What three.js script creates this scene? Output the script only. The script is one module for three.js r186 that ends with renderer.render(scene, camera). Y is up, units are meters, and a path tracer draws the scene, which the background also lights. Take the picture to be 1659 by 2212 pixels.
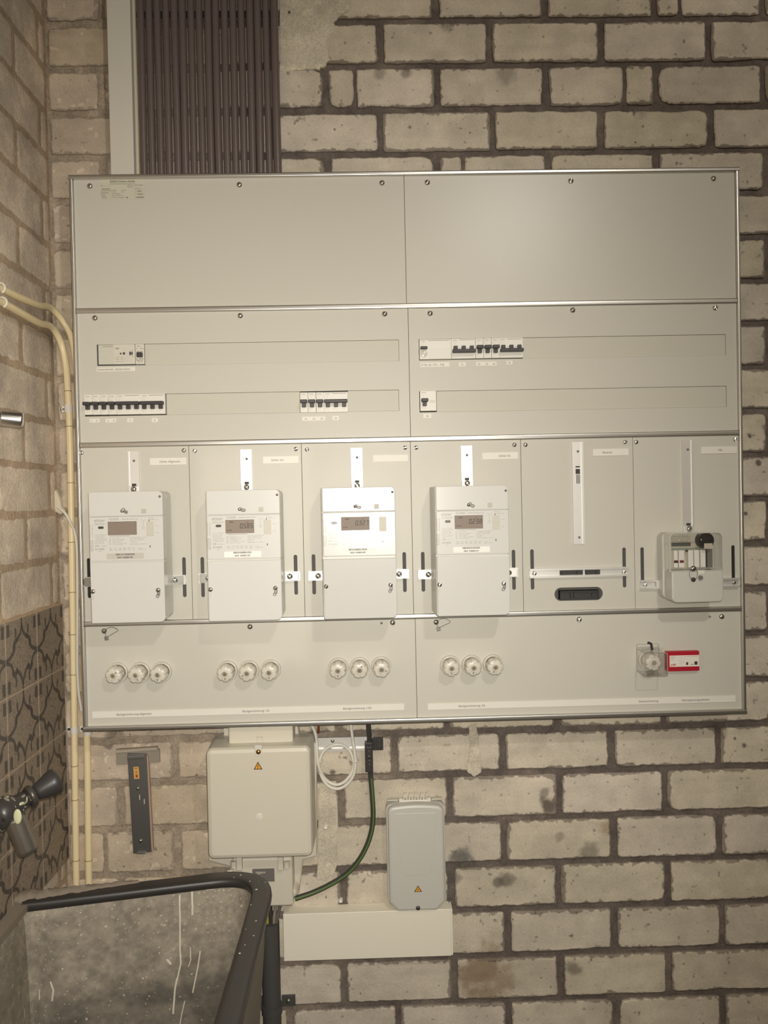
import * as THREE from 'three';
import { RoundedBoxGeometry } from 'three/addons/geometries/RoundedBoxGeometry.js';
import { mergeGeometries } from 'three/addons/utils/BufferGeometryUtils.js';
import { Brush, Evaluator, SUBTRACTION } from 'three-bvh-csg';

// ---------------------------------------------------------------- camera, lights, exposure
const scene = new THREE.Scene();
const renderer = new THREE.WebGLRenderer({ antialias: true });
renderer.toneMapping = THREE.LinearToneMapping;
renderer.toneMappingExposure = 1.0;
renderer.shadowMap.enabled = true;
scene.background = new THREE.Color(0x000000);

const F = 1725;                                   // focal length for a 1659 x 2212 frame
const camera = new THREE.PerspectiveCamera(2 * Math.atan(1106 / F) * 180 / Math.PI, 1659 / 2212, 0.02, 30);
camera.position.set(-0.10497, 1.38649, 1.88623);
camera.rotation.set(-0.01526, -0.02159, -0.02075, 'YXZ');
camera.updateMatrixWorld(true);

// the phone's flash, right beside its lens
const flash = new THREE.SpotLight(new THREE.Color().setRGB(1, 0.947, 0.862), 7.5, 0, 0.86, 1, 2);
flash.name = 'camera_flash';
flash.position.set(-0.095, 1.412, 1.88);
flash.target.position.set(-0.41, 1.06, 0);
flash.castShadow = true;
flash.shadow.mapSize.set(2048, 2048);
flash.shadow.radius = 0.3;
scene.add(flash, flash.target);

// unseen ceiling lamp, lights the board from above right (its fitting is built further down)
const LAMP = new THREE.Vector3(0.69, 2.876, 2.55);
const lampLight = new THREE.PointLight(new THREE.Color().setRGB(1, 0.95, 0.87), 4.2, 0, 2);
lampLight.name = 'unseen_ceiling_lamp_light';
lampLight.position.copy(LAMP);
lampLight.castShadow = true;
lampLight.shadow.radius = 2.5;
scene.add(lampLight);

// unseen lamp behind the camera, placed to light the second meter bay
const SIDE = new THREE.Vector3(-0.02, 1.6, 4.75);
const unseenBayLight = new THREE.SpotLight(new THREE.Color().setRGB(1, 0.94, 0.84), 6, 0, 0.12, 0.1, 2);
unseenBayLight.name = 'unseen_bay_light';
unseenBayLight.position.copy(SIDE);
unseenBayLight.castShadow = true;
unseenBayLight.shadow.radius = 0.3;
scene.add(unseenBayLight, unseenBayLight.target);

// ---------------------------------------------------------------- helpers
const V = (x, y, z) => new THREE.Vector3(x, y, z);
// a point of the photograph, put on a real plane of the room (z, x or y fixed)
function ray(px, py) { return V((px - 829.5) / F, (1106 - py) / F, -1).applyQuaternion(camera.quaternion); }
function at(px, py, z) { const d = ray(px, py); return camera.position.clone().addScaledVector(d, (z - camera.position.z) / d.z); }
function atX(px, py, x) { const d = ray(px, py); return camera.position.clone().addScaledVector(d, (x - camera.position.x) / d.x); }
function atY(px, py, y) { const d = ray(px, py); return camera.position.clone().addScaledVector(d, (y - camera.position.y) / d.y); }

let seed = 7;
const rnd = () => { seed = (seed * 1664525 + 1013904223) >>> 0; return seed / 4294967296; };
const rr = (a, b) => a + (b - a) * rnd();
const hash = (x, y) => { let h = (x * 374761393 + y * 668265263) | 0; h = Math.imul(h ^ (h >>> 13), 1274126177); return ((h ^ (h >>> 16)) >>> 0) / 4294967296; };
function vn(x, y, p = 0) {
  let xi = Math.floor(x), yi = Math.floor(y); const fx = x - xi, fy = y - yi;
  const u = fx * fx * (3 - 2 * fx), v = fy * fy * (3 - 2 * fy);
  const w = (n) => (p ? ((n % p) + p) % p : n);
  const a = hash(w(xi), w(yi)), b = hash(w(xi + 1), w(yi)), c = hash(w(xi), w(yi + 1)), d = hash(w(xi + 1), w(yi + 1));
  return a + (b - a) * u + (c - a) * v + (a - b - c + d) * u * v;
}
const fbm = (x, y, n = 4) => { let s = 0, a = 0.5, t = 0; for (let i = 0; i < n; i++) { s += a * vn(x + i * 17.3, y + i * 9.1); t += a; a *= 0.5; x *= 2.03; y *= 2.03; } return s / t; };
const clamp = (v, a = 0, b = 1) => Math.min(b, Math.max(a, v));
const sstep = (a, b, x) => { const t = clamp((x - a) / (b - a)); return t * t * (3 - 2 * t); };

const taken = new Map();
function numbered(name) { const n = taken.get(name) || 0; taken.set(name, n + 1); return n ? `${name}_${String(n).padStart(3, '0')}` : name; }
function sh(o) { o.castShadow = true; o.receiveShadow = true; return o; }
function tag(o, label, category, group, kind) { if (label) o.userData.label = label; if (category) o.userData.category = category; if (group) o.userData.group = group; if (kind) o.userData.kind = kind; return o; }
function thing(name, label, category, pos = V(0, 0, 0), group) {
  const g = new THREE.Group(); g.name = numbered(name); g.position.copy(pos); scene.add(g); return tag(g, label, category, group);
}
function single(name, geo, mat, label, category, pos = V(0, 0, 0), group) {
  const m = sh(new THREE.Mesh(geo, mat)); m.name = numbered(name); m.position.copy(pos); scene.add(m); return tag(m, label, category, group);
}
function structure(name, geo, mat, pos = V(0, 0, 0)) { const m = sh(new THREE.Mesh(geo, mat)); m.name = name; m.position.copy(pos); m.userData.kind = 'structure'; scene.add(m); return m; }
// part in the parent's own coordinates
function part(parent, name, geo, mat, x = 0, y = 0, z = 0, label) {
  const m = sh(new THREE.Mesh(geo, mat)); m.name = name; m.position.set(x, y, z); parent.add(m); if (label) m.userData.label = label; return m;
}
// part given in room coordinates
function partW(parent, name, geo, mat, p, label) {
  parent.updateWorldMatrix(true, false); const q = parent.worldToLocal(p.clone()); return part(parent, name, geo, mat, q.x, q.y, q.z, label);
}
const rbox = (w, h, d, r = 0.002, s = 2) => new RoundedBoxGeometry(w, h, d, s, Math.min(r, w / 2.01, h / 2.01, d / 2.01));
const box = (w, h, d) => new THREE.BoxGeometry(w, h, d);
const cyl = (r0, r1, h, n = 24) => new THREE.CylinderGeometry(r0, r1, h, n);
const cylZ = (r0, r1, h, n = 24) => new THREE.CylinderGeometry(r0, r1, h, n).rotateX(Math.PI / 2);   // r0 is the front radius
const tube = (pts, r, n = 64, k = 10, tension = 0.5) => new THREE.TubeGeometry(new THREE.CatmullRomCurve3(pts, false, 'catmullrom', tension), n, r, k, false);
const lathe = (pts, n = 32) => new THREE.LatheGeometry(pts.map(([r, y]) => new THREE.Vector2(r, y)), n);
const latheZ = (pts, n = 32) => lathe(pts, n).rotateX(Math.PI / 2);
function rrShape(w, h, r, x = 0, y = 0) {           // r: one radius, or [bl, br, tr, tl]
  const [a, b, c, d] = Array.isArray(r) ? r : [r, r, r, r]; const s = new THREE.Shape(); const x0 = x - w / 2, x1 = x + w / 2, y0 = y - h / 2, y1 = y + h / 2;
  const arc = (cx, cy, q, a0) => { if (q > 0) s.absarc(cx, cy, q, a0, a0 + Math.PI / 2, false); };
  s.moveTo(x0 + a, y0); s.lineTo(x1 - b, y0); arc(x1 - b, y0 + b, b, -Math.PI / 2); s.lineTo(x1, y1 - c); arc(x1 - c, y1 - c, c, 0);
  s.lineTo(x0 + d, y1); arc(x0 + d, y1 - d, d, Math.PI / 2); s.lineTo(x0, y0 + a); arc(x0 + a, y0 + a, a, Math.PI); return s;
}
function extr(shape, depth, bevel = 0, cs = 6) {     // back at z = 0, front at z = depth
  const g = new THREE.ExtrudeGeometry(shape, { depth: depth - bevel, bevelEnabled: bevel > 0, bevelThickness: bevel, bevelSize: bevel, bevelOffset: -bevel, bevelSegments: 2, curveSegments: cs });
  return g;
}
function poly(pts) { const s = new THREE.Shape(); pts.forEach(([x, y], i) => (i ? s.lineTo(x, y) : s.moveTo(x, y))); s.closePath(); return s; }

const std = (hex, rough = 0.6, metal = 0, extra = {}) => new THREE.MeshStandardMaterial({ color: hex, roughness: rough, metalness: metal, ...extra });
const M = {
  panel: std(0xcdcabe, 0.46), panelSmooth: std(0xcdcabe, 0.34), strip: std(0xcbc8ba, 0.5), alu: std(0xd9d7d2, 0.34, 1), rail: std(0xe6e4df, 0.46, 0.72), galv: std(0xb4b4b0, 0.38, 1), zinc: std(0x8f8f8c, 0.45, 0.9),
  screw: std(0xcfcdc8, 0.2, 1), brass: std(0xa9844f, 0.35, 1), dark: std(0x3c3a38, 0.6), cavity: std(0x6d6a66, 0.8), meter: std(0xd9d8d3, 0.26), meterBody: std(0xdcdad2, 0.4),
  device: std(0xe9e6dc, 0.4), toggle: std(0x423f40, 0.45), plate: std(0xe8e5da, 0.5), porcelain: std(0xd9d4c6, 0.22), seal: std(0x8d8b86, 0.5, 0.6), wire: std(0x77736d, 0.4, 0.8),
  conduit: std(0xf0deb2, 0.38), white: std(0xe2ded2, 0.5), cable: std(0x6c605d, 0.3), cableGap: std(0x4a4644, 0.7), duct: std(0xdcd9cc, 0.5), trunk: std(0xf2ecda, 0.45), hak: std(0xd5cfbe, 0.4), hakDark: std(0x8b857c, 0.6),
  fibre: std(0xcbc9c0, 0.42), black: std(0x3a3837, 0.4), rubber: std(0x34312f, 0.42), pipe: std(0x4b4947, 0.6), orange: std(0xe89c3a, 0.5), red: std(0xb3182e, 0.42), green: std(0x5c7a3c, 0.45), copper: std(0xb0703f, 0.35, 0.8),
  clear: new THREE.MeshPhysicalMaterial({ color: 0xffffff, roughness: 0.06, transmission: 1, thickness: 0, ior: 1.45 }),
  chrome: std(0xd6d4d1, 0.28, 1), glassDark: std(0x1d1a18, 0.05), plasterLight: std(0xd3c8b2, 0.9), lampGlass: new THREE.MeshStandardMaterial({ color: 0xfff4e0, roughness: 0.4, emissive: new THREE.Color().setRGB(1, 0.93, 0.8), emissiveIntensity: 3 }),
};
function tex(w, h, draw) {
  const c = document.createElement('canvas'); c.width = w; c.height = h; draw(c.getContext('2d'), w, h);
  const t = new THREE.CanvasTexture(c); t.colorSpace = THREE.SRGBColorSpace; t.anisotropy = 8; return t;
}
function dataTex(w, h, fn, srgb = true, repeat = false) {
  const d = new Uint8Array(w * h * 4);
  for (let j = 0; j < h; j++) for (let i = 0; i < w; i++) { const c = fn(i / w, j / h, i, j), k = (j * w + i) * 4; d[k] = clamp(c[0], 0, 255); d[k + 1] = clamp(c[1], 0, 255); d[k + 2] = clamp(c[2], 0, 255); d[k + 3] = 255; }
  const t = new THREE.DataTexture(d, w, h); t.magFilter = THREE.LinearFilter; t.minFilter = THREE.LinearFilter; t.generateMipmaps = false;
  if (srgb) t.colorSpace = THREE.SRGBColorSpace; if (repeat) t.wrapS = t.wrapT = THREE.RepeatWrapping; t.needsUpdate = true; return t;
}
const paper = (w, h, draw, rough = 0.5) => std(0xffffff, rough, 0, { map: tex(w, h, draw) });
function textMat(text, w, h, size, o = {}) {          // printed strip, w x h metres
  const k = 9000, W = Math.min(2048, Math.round(w * k)), H = Math.round(h * W / w);
  return paper(W, H, (c) => {
    c.fillStyle = o.bg || '#eae7dc'; c.fillRect(0, 0, W, H); c.fillStyle = o.fg || '#46423e'; c.textBaseline = 'middle'; c.font = `${o.bold ? 'bold ' : ''}${Math.round(size * W / w)}px sans-serif`;
    for (const [s, x, al] of Array.isArray(text) ? text : [[text, 0.5]]) { c.textAlign = al || 'center'; c.fillText(s, x * W, H * 0.53); }
  });
}
// ---------------------------------------------------------------- room shell
const LX = -0.827, RX = 1.95, CEIL = 2.98, DEPTH = 5.4, PZ = 3.7;
const WX0 = -0.9, WX1 = 2.0, WY0 = 0, WY1 = 3.0;                 // what the wall textures cover
const wallUV = (x, y) => [(x - WX0) / (WX1 - WX0), (y - WY0) / (WY1 - WY0)];
const J = [2.93, 2.824, 2.718, 2.612, 2.508, 2.404, 2.301, 2.199, 2.098, 1.993, 1.89, 1.788, 1.684, 1.58, 1.476, 1.371, 1.264, 1.156, 1.049, 0.939, 0.831, 0.729, 0.62, 0.511, 0.402, 0.291, 0.182, 0.075, -0.03];
const spots = [];
const stain = (px, py, r, k, c) => { const p = at(px, py, 0); spots.push([p.x, p.y, r, k * 0.8, c || [88, 80, 72]]); };
stain(1183, 1742, 0.022, 0.95); stain(1176, 1712, 0.014, 0.5); stain(995, 1856, 0.028, 0.85, [96, 94, 92]); stain(1095, 1898, 0.022, 0.6); stain(1075, 1906, 0.014, 0.6); stain(1270, 1842, 0.024, 0.5); stain(1210, 1808, 0.014, 0.35);
stain(1236, 2090, 0.022, 0.55); stain(1050, 2108, 0.075, 0.55, [150, 122, 92]); stain(1030, 2105, 0.05, 0.4, [140, 112, 84]); stain(1587, 1596, 0.006, 0.9); stain(1608, 1611, 0.007, 0.9); stain(985, 1895, 0.018, 0.5); stain(1310, 1790, 0.02, 0.35, [150, 118, 76]);
stain(1620, 943, 0.006, 0.95); stain(1637, 1000, 0.008, 0.9); stain(1610, 1110, 0.007, 0.95); stain(820, 155, 0.02, 0.4); stain(880, 158, 0.016, 0.55); stain(1090, 160, 0.03, 0.35); stain(960, 52, 0.02, 0.4); stain(1380, 236, 0.025, 0.35); stain(1372, 308, 0.004, 0.9);
stain(240, 1590, 0.02, 0.6); stain(232, 1612, 0.014, 0.6); stain(695, 1590, 0.03, 0.6); stain(718, 1670, 0.008, 0.8); stain(735, 1555, 0.02, 0.4); stain(845, 1625, 0.01, 0.3); stain(885, 275, 0.006, 0.7); stain(722, 280, 0.004, 0.8); stain(625, 29, 0.003, 0.9);
const brickMap = dataTex(2048, 2048, (u, v, i, j) => {
  const x = WX0 + u * (WX1 - WX0), y = WY0 + v * (WY1 - WY0);
  const big = fbm(x * 3 + 5, y * 3, 4), mid = fbm(x * 24, y * 24 + 3, 3), fine = hash(i, j), str = fbm(x * 9, y * 70, 2);
  let l = 0.9 + 0.16 * (big - 0.5) + 0.14 * (mid - 0.5) + 0.05 * (str - 0.5) + 0.09 * (fine - 0.5);
  let c = [236, 224, 204];
  const left = sstep(-0.36, -0.56, x) * (y < 1.2 ? 1 : 0.9) ;      // dirtier, smeared masonry behind the sink
  c = [c[0] - 4 * left, c[1] - 11 * left, c[2] - 15 * left];
  l -= 0.05 * left * fbm(x * 14, y * 14 + 40, 3);
  const pit = fbm(x * 90 + 3, y * 90, 2); if (pit > 0.8) l -= 0.2 * (pit - 0.8) * 10;
  const fl = fbm(x * 60 + 9, y * 60 + 7, 2); if (left > 0.4 && fl > 0.79) l += 0.1;
  for (const [sx, sy, sr, k, col] of spots) {
    const dx = (x - sx) / sr, dy = (y - sy) / sr; if (dx * dx + dy * dy > 6) continue;
    const d = Math.sqrt(dx * dx + dy * dy) + (fbm(x * 45 + sx * 9, y * 45, 3) - 0.5) * 1.1, a = k * sstep(1.15, 0.35, d);
    c = [c[0] + (col[0] - c[0]) * a, c[1] + (col[1] - c[1]) * a, c[2] + (col[2] - c[2]) * a];
  }
  // crumbs of mortar left on the brick edges
  let r = 0; while (r < J.length - 2 && J[r + 1] > y) r++;
  const f = (((x - (r % 2 ? 0.078 : 0.208)) / 0.26) % 1 + 1) % 1, d = Math.min(Math.min(f, 1 - f) * 0.26 - 0.0068, Math.min(J[r] - y, y - J[r + 1]) - 0.0062);
  if (d < 0.012) { const e = 0.0125 * Math.pow(fbm(x * 85 + 31, y * 85 + 7, 3), 1.5) * (0.5 + fbm(x * 11, y * 11 + 60, 2)) - 0.0008, a = 0.62 * sstep(e + 0.0016, e - 0.0006, d) * (1 - 0.5 * left); c = [c[0] + (128 - c[0]) * a, c[1] + (116 - c[1]) * a, c[2] + (106 - c[2]) * a]; }
  return [c[0] * l, c[1] * l, c[2] * l];
});
const mortarMap = dataTex(1024, 1024, (u, v, i, j) => {
  const x = WX0 + u * (WX1 - WX0), y = WY0 + v * (WY1 - WY0);
  const l = 0.86 + 0.3 * (fbm(x * 40, y * 40, 3) - 0.5) + 0.16 * (hash(i, j + 999) - 0.5);
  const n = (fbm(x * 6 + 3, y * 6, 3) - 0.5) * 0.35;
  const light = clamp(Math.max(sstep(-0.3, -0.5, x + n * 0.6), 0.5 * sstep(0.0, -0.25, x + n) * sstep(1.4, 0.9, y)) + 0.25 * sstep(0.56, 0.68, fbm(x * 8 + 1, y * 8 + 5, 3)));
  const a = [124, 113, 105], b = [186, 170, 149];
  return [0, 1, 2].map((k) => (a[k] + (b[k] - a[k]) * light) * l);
});
const grain = dataTex(512, 512, (u, v, i, j) => { const g = 128 + 110 * (0.5 * vn(u * 64, v * 64, 64) + 0.3 * vn(u * 128 + 0, v * 128, 128) + 0.2 * hash(i, j) - 0.5); return [g, g, g]; }, false, true);
const grainFor = (n) => { const t = grain.clone(); t.repeat.set(n, n); t.needsUpdate = true; return t; };
const grainWall = grainFor(9);
M.brick = std(0xffffff, 0.93, 0, { map: brickMap, vertexColors: true, bumpMap: grainWall, bumpScale: 0.0016 });
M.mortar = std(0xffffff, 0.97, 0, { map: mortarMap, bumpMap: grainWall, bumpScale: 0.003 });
const leftMap = dataTex(1024, 1024, (u, v, i, j) => {                // u: 0..2 m from the corner, v: 0..2.8 m up
  const x = u * 2, y = v * 3; const l = 0.9 + 0.3 * (fbm(x * 5, y * 5 + 9, 4) - 0.5) + 0.22 * (fbm(x * 26, y * 22, 3) - 0.5) + 0.13 * (hash(i + 5, j) - 0.5);
  const w = fbm(x * 38 + 8, y * 38, 3) > 0.72 ? 1.06 : 1; return [232 * l * w, 215 * l * w, 193 * l * w];
});
M.plasterSmear = std(0xf8ffff, 0.95, 0, { map: leftMap, bumpMap: grainWall, bumpScale: 0.002 });
M.leftBrick = std(0xffffff, 0.95, 0, { map: leftMap, vertexColors: true, bumpMap: grainWall, bumpScale: 0.002 });
M.leftMortar = std(0xd6ccc0, 0.97, 0, { map: leftMap, bumpMap: grainWall, bumpScale: 0.003 });
M.room = std(0x958c7c, 0.9); M.floor = std(0x75706a, 0.85); M.ceil = std(0x9c9486, 0.9);

// a brick face: uneven outline, worn edge, front at z = 0 (outline given as a w x h rectangle around 0,0)
function brickGeo(w, h, cx, cy, o = {}) {
  const pts = [], step = o.step || 0.0085, j = o.j ?? 0.0016, rc = o.rc || [0, 0, 0, 0].map(() => (rnd() < 0.18 ? rr(0.014, 0.028) : rr(0.007, 0.012)));
  const hw = w / 2, hh = h / 2, corner = [[-hw, -hh, 0], [hw, -hh, 1], [hw, hh, 2], [-hw, hh, 3]];
  for (let s = 0; s < 4; s++) {
    const [ax, ay, ai] = corner[s], [bx, by, bi] = corner[(s + 1) % 4], L = Math.hypot(bx - ax, by - ay), dx = (bx - ax) / L, dy = (by - ay) / L, r0 = Math.min(rc[ai], L * 0.4), r1 = Math.min(rc[bi], L * 0.4);
    const n = Math.max(2, Math.round((L - r0 - r1) / step));
    for (let k = 0; k <= n; k++) { const t = r0 + (L - r0 - r1) * k / n; pts.push([ax + dx * t, ay + dy * t, -dy, dx]); }
    const ex = bx, ey = by; const nx = -dy, ny = dx; pts.push([ex - dx * r1 * 0.3 + nx * r1 * 0.3, ey - dy * r1 * 0.3 + ny * r1 * 0.3, (nx - dx) * 0.25, (ny - dy) * 0.25]);
  }
  const chip = rnd() < 0.5 ? Math.floor(rnd() * pts.length) : -9, sd = Math.floor(rnd() * 999);
  const out = pts.map(([x, y, nx, ny], i) => { const d = Math.min(Math.abs(i - chip), 6) / 2; const a = j * (fbm(i * 0.35 + sd, sd, 2) * 2 - 0.4 + rr(-0.45, 0.45)) + (chip >= 0 && d < 3 ? (3 - d) * 0.0013 : 0); return [x + nx * a, y + ny * a]; });
  const bev = o.bev ?? 0.0035, bz = o.bz ?? 0.003, dp = o.dp ?? 0.014, pos = [], uv = [], col = [], t = o.tone || 1;
  const inn = out.map(([x, y]) => [x * (1 - bev / hw), y * (1 - bev / hh)]), N = out.length;
  const put = (x, y, z) => { pos.push(x, y, z); const q = (o.uv || wallUV)(x + cx, y + cy); uv.push(q[0], q[1]); col.push(t * (o.tr || 1), t, t * (o.tb || 1)); };
  for (let i = 0; i < N; i++) {
    const k = (i + 1) % N, a = inn[i], b = inn[k], c = out[i], d = out[k];
    put(0, 0, 0); put(a[0], a[1], 0); put(b[0], b[1], 0);
    put(a[0], a[1], 0); put(c[0], c[1], -bz); put(d[0], d[1], -bz); put(a[0], a[1], 0); put(d[0], d[1], -bz); put(b[0], b[1], 0);
    put(c[0], c[1], -bz); put(c[0], c[1], -dp); put(d[0], d[1], -dp); put(c[0], c[1], -bz); put(d[0], d[1], -dp); put(d[0], d[1], -bz);
  }
  const g = new THREE.BufferGeometry(); g.setAttribute('position', new THREE.Float32BufferAttribute(pos, 3)); g.setAttribute('uv', new THREE.Float32BufferAttribute(uv, 2)); g.setAttribute('color', new THREE.Float32BufferAttribute(col, 3)); g.computeVertexNormals(); return g;
}
// back wall: mortar bed with the bricks standing proud of it
function slabUV(g, fn) { const p = g.attributes.position, u = g.attributes.uv; for (let i = 0; i < p.count; i++) { const q = fn(p.getX(i), p.getY(i), p.getZ(i)); u.setXY(i, q[0], q[1]); } return g; }
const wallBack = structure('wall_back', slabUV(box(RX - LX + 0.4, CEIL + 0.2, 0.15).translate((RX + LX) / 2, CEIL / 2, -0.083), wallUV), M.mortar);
const splitAt = { 5: [at(767, 190, 0).x, at(1350, 190, 0).x], 7: [at(1000, 360, 0).x], 3: [at(1470, 20, 0).x], 22: [at(225, 1810, 0).x] };
for (let r = 0; r < J.length - 1; r++) {
  const y1 = J[r], y0 = Math.max(J[r + 1], 0.003), off = r % 2 ? 0.078 : 0.208, cuts = [];
  for (let x = off - 0.26 * 4; x < RX + 0.3; x += 0.26) if (x > LX + 0.03 && x < RX - 0.03) cuts.push([x + rr(-0.004, 0.004), rr(0.010, 0.0155)]);
  for (const s of splitAt[r] || []) cuts.push([s, 0.007]);
  cuts.sort((a, b) => a[0] - b[0]); cuts.unshift([LX, 0.004]); cuts.push([RX, 0.004]);
  for (let k = 0; k < cuts.length - 1; k++) {
    const x0 = cuts[k][0] + cuts[k][1] / 2, x1 = cuts[k + 1][0] - cuts[k + 1][1] / 2;
    if (x0 > -0.72 && x1 < 0.72 && y0 > 0.91 && y1 < 2.09) continue;           // wholly behind the board
    const bed = rr(0.010, 0.0145), w = x1 - x0, h = y1 - y0 - bed, cx = (x0 + x1) / 2, cy = (y0 + y1) / 2 + rr(-0.0008, 0.0008), left = cx < -0.4;
    const g = brickGeo(w, h, cx, cy, { tone: rr(0.9, 1.0) * (left ? 1 : 1), tb: rr(0.94, 1.02), bz: left ? 0.002 : 0.003, rc: left ? [0.012, 0.012, 0.012, 0.012] : undefined, j: left ? 0.0022 : 0.0017 });
    partW(wallBack, 'brick', g, M.brick, V(cx, cy, rr(-0.0012, 0.0008) - (left ? 0.003 : 0)));
  }
}
// plaster smeared over the joints
function patch(pxs, z, name = 'plaster_patch', mat = M.plasterSmear) {
  const w = pxs.map(([a, b]) => at(a, b, 0)), c = w.reduce((s, p) => s.add(p), V(0, 0, 0)).divideScalar(w.length);
  const pts = []; for (let i = 0; i < w.length; i++) { const a = w[i], b = w[(i + 1) % w.length]; for (let k = 0; k < 4; k++) { const t = k / 4; pts.push([a.x + (b.x - a.x) * t - c.x + rr(-0.0018, 0.0018), a.y + (b.y - a.y) * t - c.y + rr(-0.0018, 0.0018)]); } }
  const g = extr(poly(pts), 0.009, 0.0016); const p = g.attributes.position, u = g.attributes.uv, col = []; for (let i = 0; i < p.count; i++) { const q = wallUV(p.getX(i) + c.x, p.getY(i) + c.y); u.setXY(i, q[0], q[1]); col.push(0.97, 0.95, 0.92); }
  g.setAttribute('color', new THREE.Float32BufferAttribute(col, 3)); partW(wallBack, name, g, mat, V(c.x, c.y, z - 0.0083));
}
patch([[604, -30], [756, -30], [758, 22], [738, 34], [722, 48], [724, 60], [706, 90], [712, 130], [700, 146], [648, 142], [604, 150]], 0.0015);
patch([[1012, 1566], [1030, 1562], [1034, 1600], [1040, 1668], [1024, 1677], [1008, 1668], [1014, 1610]], 0.0012);
patch([[690, 1700], [724, 1702], [730, 1760], [728, 1870], [716, 1905], [684, 1900]], 0.001);
patch([[604, 138], [640, 140], [690, 142], [692, 150], [650, 152], [604, 156]], 0.0013);
for (const [px, py, r, m] of [[704, 1786, 0.0055, M.white], [718, 1803, 0.005, M.plasterLight], [736, 1945, 0.005, M.white], [625, 28, 0.003, M.dark], [137, 884, 0.006, M.zinc]]) partW(wallBack, 'wall_plug', latheZ([[0, 0.002], [r * 0.45, 0.0018], [r * 0.55, 0.004], [r, 0.0035], [r * 1.1, -0.006]], 16), m, at(px, py, 0));

// left wall: the same coursing, smeared and dirty, with the tiled splash field
const wallLeft = structure('wall_left', slabUV(box(0.15, CEIL + 0.2, DEPTH + 0.4).translate(LX - 0.079, CEIL / 2, DEPTH / 2), (x, y, z) => [z / 2, y / 3]), M.leftMortar);
const tileTop = at(129, 1303, 0).y, tileBottom = tileTop - 0.6;
for (let r = 0; r < J.length - 1; r++) {
  const y1 = J[r], y0 = Math.max(J[r + 1], 0.003), off = r % 2 ? 0.17 : 0.04;
  for (let z = off - 0.26; z < 1.1; z += 0.26) {
    const z0 = Math.max(z + 0.006, 0.003), z1 = z + 0.254; if (z1 - z0 < 0.03) continue;
    if (y1 < tileTop + 0.02 && y0 > tileBottom - 0.02 && z1 < 0.62) continue;
    const cz = (z0 + z1) / 2, cy = (y0 + y1) / 2, m = brickGeo(z1 - z0, y1 - y0 - 0.012, cz, cy, { uv: (a, b) => [a / 2, b / 3], tone: rr(0.92, 1.0), rc: [0.012, 0.012, 0.012, 0.012], j: 0.003, bz: 0.0012, bev: 0.009 });
    m.scale(-1, 1, 1); const ix = m.attributes.position; for (let i = 0; i < ix.count; i += 3) { const b = [ix.getX(i + 1), ix.getY(i + 1), ix.getZ(i + 1)], c = [ix.getX(i + 2), ix.getY(i + 2), ix.getZ(i + 2)]; ix.setXYZ(i + 1, ...c); ix.setXYZ(i + 2, ...b); const u = m.attributes.uv, ub = [u.getX(i + 1), u.getY(i + 1)]; u.setXY(i + 1, u.getX(i + 2), u.getY(i + 2)); u.setXY(i + 2, ...ub); }
    m.computeVertexNormals(); m.rotateY(Math.PI / 2);
    partW(wallLeft, 'brick', m, M.leftBrick, V(LX - 0.0027 + rr(-0.0004, 0.0005), cy, cz));
  }
}
const tilePrint = (k) => tex(384, 384, (c, W) => {
  c.fillStyle = '#968878'; c.fillRect(0, 0, W, W);
  for (let i = 0; i < 2600; i++) { c.fillStyle = rnd() < 0.5 ? 'rgba(86,72,60,.25)' : 'rgba(168,146,120,.22)'; const s = rr(2, 9); c.fillRect(rnd() * W, rnd() * W, s, s * rr(0.6, 2)); }
  c.strokeStyle = 'rgba(74,70,66,.82)'; c.lineCap = 'round'; c.lineJoin = 'round';
  const L = (w, ...p) => { c.lineWidth = w * W; c.beginPath(); c.moveTo(p[0] * W, p[1] * W); for (let i = 2; i < p.length; i += 6) c.bezierCurveTo(...p.slice(i, i + 6).map((v) => v * W)); c.stroke(); };
  for (const s of [0, 1]) {
    const X = (x) => (s ? 1 - x : x);
    L(0.035, 0.5, -0.02, 0.5, 0.05, 0.5, 0.08, 0.5, 0.12); L(0.055, 0.5, 0.1, X(0.47), 0.2, X(0.43), 0.24, X(0.33), 0.27); L(0.07, X(0.36), 0.27, X(0.26), 0.3, X(0.22), 0.34, X(0.24), 0.4);
    L(0.06, X(0.26), 0.32, X(0.27), 0.42, X(0.2), 0.48, X(-0.02), 0.53); L(0.05, X(0.0), 0.55, X(0.1), 0.56, X(0.2), 0.6, X(0.2), 0.72); L(0.08, X(0.2), 0.7, X(0.22), 0.78, X(0.3), 0.74, X(0.32), 0.7);
    L(0.055, X(0.3), 0.7, X(0.42), 0.74, X(0.46), 0.82, 0.5, 0.92); L(0.035, 0.5, 0.88, 0.5, 0.95, 0.5, 1, 0.5, 1.04); L(0.05, X(0.3), 0.22, X(0.31), 0.18, X(0.3), 0.16, X(0.29), 0.13); L(0.05, X(0.28), 0.8, X(0.3), 0.84, X(0.29), 0.88, X(0.28), 0.9);
    c.lineCap = 'butt'; L(0.085, X(0.07), 0.03, X(0.07), 0.08, X(0.07), 0.14, X(0.075), 0.2); L(0.085, X(0.07), 0.8, X(0.07), 0.86, X(0.07), 0.9, X(0.07), 0.97); c.lineCap = 'round';
  }
  for (let i = 0; i < 700 + k * 250; i++) { c.fillStyle = rnd() < 0.4 ? 'rgba(170,150,125,.3)' : 'rgba(60,54,48,.28)'; const s = rr(1, 4); c.fillRect(rnd() * W, rnd() * W, s, s * rr(1, 4)); }
});
const tileMats = [0, 1, 2].map((k) => std(0xffffff, 0.5, 0, { map: tilePrint(k) }));
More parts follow.
